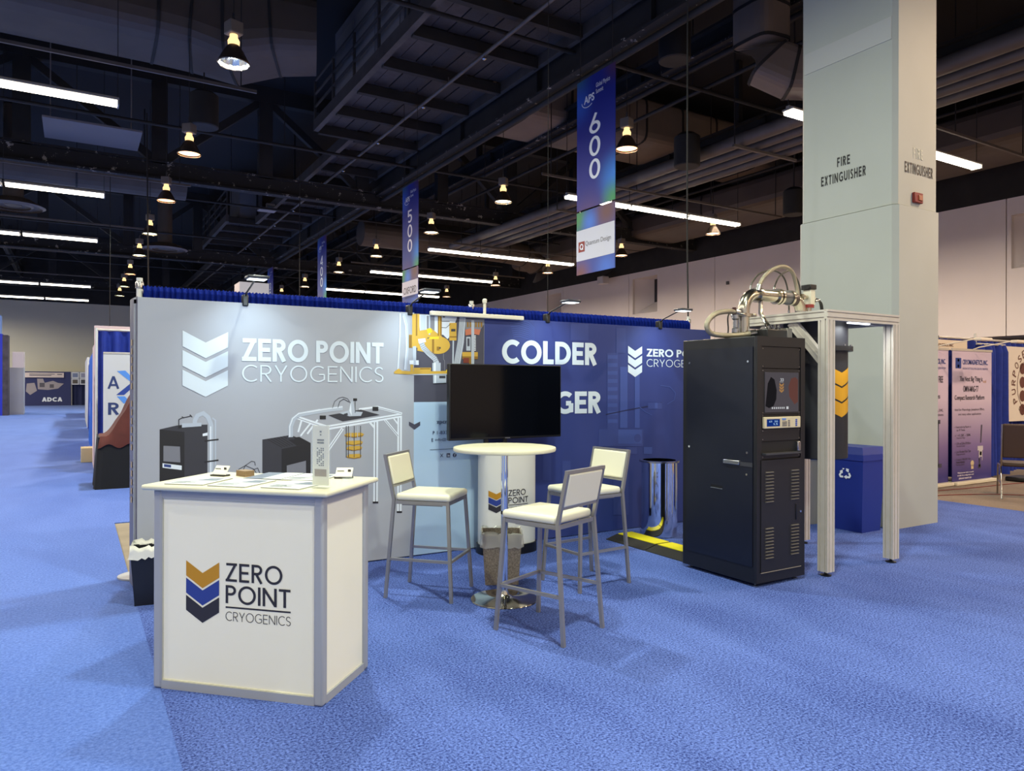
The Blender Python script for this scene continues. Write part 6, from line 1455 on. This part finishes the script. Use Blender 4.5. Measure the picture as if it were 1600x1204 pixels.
printed('photo', [[(-2.95,1.55),(-2.5,1.6),(-2.35,1.05),(-2.75,.75),(-3.0,1.0)], [(-2.35,1.9),(-2.0,1.9),(-1.9,1.6),(-1.4,1.75),(-1.1,1.6),(-.75,1.55),(-1.1,1.2),(-1.7,1.1),(-2.3,1.15)]], FM, mat('photo_grey', (168,156,156), .6), fb)
printed('photo', [[(-2.2,1.6),(-1.9,1.6),(-1.9,1.3),(-2.2,1.3)], [(-1.6,1.5),(-1.35,1.5),(-1.35,1.25),(-1.6,1.25)]], frontmap(60.885), mat('photo_dark', (92,86,92), .6), fb)
printed('booth_lettering', lettering('ADCA', -2.05, -.85, .28, .58, .26, .08), FM, WHITEINK, fb)
MB().box(-3.15, 60.8, 1.98, -.75, 60.88, 2.32).build('header_sign', mat('sign_pink', (226,206,196), .6), fb, True)
printed('header_text', [[(-2.8,2.1),(-1.5,2.1),(-1.5,2.15),(-2.8,2.15)], [(-2.8,2.2),(-1.3,2.2),(-1.3,2.24),(-2.8,2.24)], [(-1.15,2.17),(-.85,2.17),(-.85,2.23),(-1.15,2.23)]], frontmap(60.79), MATS['photo_dark'], fb)
drape('drape', 'navy drape closing the booth at the far wall', -.3, 1.2, 61.2, .02, 2.4, mat('drape_navy', (38,44,84), .8), amp=.06, pitch=.4)
pf = thing('picture_rack', 'white grid of framed pictures on the far drape', 'picture frame', (-.05, 60.9, 1.5))
for i in range(2):
    for j in range(2):
        o = MB().box(-.3+i*.52, 60.95, 1.48+j*.46, .18+i*.52, 61.0, 1.92+j*.46).build('frame', mat('frame_white', (220,220,224), .5), pf, True); MB().box(-.22+i*.52, 60.93, 1.56+j*.46, .10+i*.52, 60.96, 1.84+j*.46).build('picture', mat('picture%d%d' % (i, j), [(90,80,70),(120,130,160),(60,60,70),(150,150,170)][i*2+j], .5), o, True)
MB().tube([(-.27,60.98,0),(-.27,60.98,1.5)], .03, 6).build('upright', ALU, pf, True); MB().tube([(.68,60.98,0),(.68,60.98,1.5)], .03, 6).build('upright', ALU, pf, True)
tw = thing('tower_sign', 'white box tower topping a booth beyond the grey backdrop', 'sign', (3.3, 16.9, 0)); MB().box(3.04, 16.6, 3.30, 3.66, 17.2, 3.74).build('light_box', mat('tower_white', (186,182,184), .6), tw, True); MB().box(3.28, 16.8, 0, 3.42, 16.95, 3.30).build('mast', ALU, tw, True)
fl = thing('flood_light', 'small white floodlight fixed high on the wall edge', 'light', (23.3, 30.0, 7.0)); MB().rbox(23.2, 29.7, 6.75, 23.6, 30.2, 7.15, .04).build('housing', mat('flood_white', (200,196,196), .5), fl, True); MB().beam((23.5,29.95,7.1),(23.98,29.95,7.5),.06).build('bracket', BLACKP, fl, True)

# ------------------------------------------------------------------ fit the fine print
bpy.context.view_layer.update()
dg = bpy.context.evaluated_depsgraph_get()
for o, org, ux, uz, n, wd, ht, par in TEXTS:
    me = bpy.data.meshes.new_from_object(o.evaluated_get(dg)); nm = o.name.split('.')[0]; cu = o.data
    xs = [v.co.x for v in me.vertices] or [0, 1]; ys = [v.co.y for v in me.vertices] or [0, 1]
    x0, y0 = min(xs), min(ys); sx = wd/max(max(xs)-x0, 1e-4); sy_ = ht/max(max(ys)-y0, 1e-4)
    for v in me.vertices: v.co = org + ux*((v.co.x-x0)*sx) + uz*((v.co.y-y0)*sy_)
    bpy.data.objects.remove(o); bpy.data.curves.remove(cu)
    q = bpy.data.objects.new(nm, me); COL.objects.link(q)
    attach(q, par, par.name.split('.')[0] not in ('number_panel', 'sponsor_panel'))
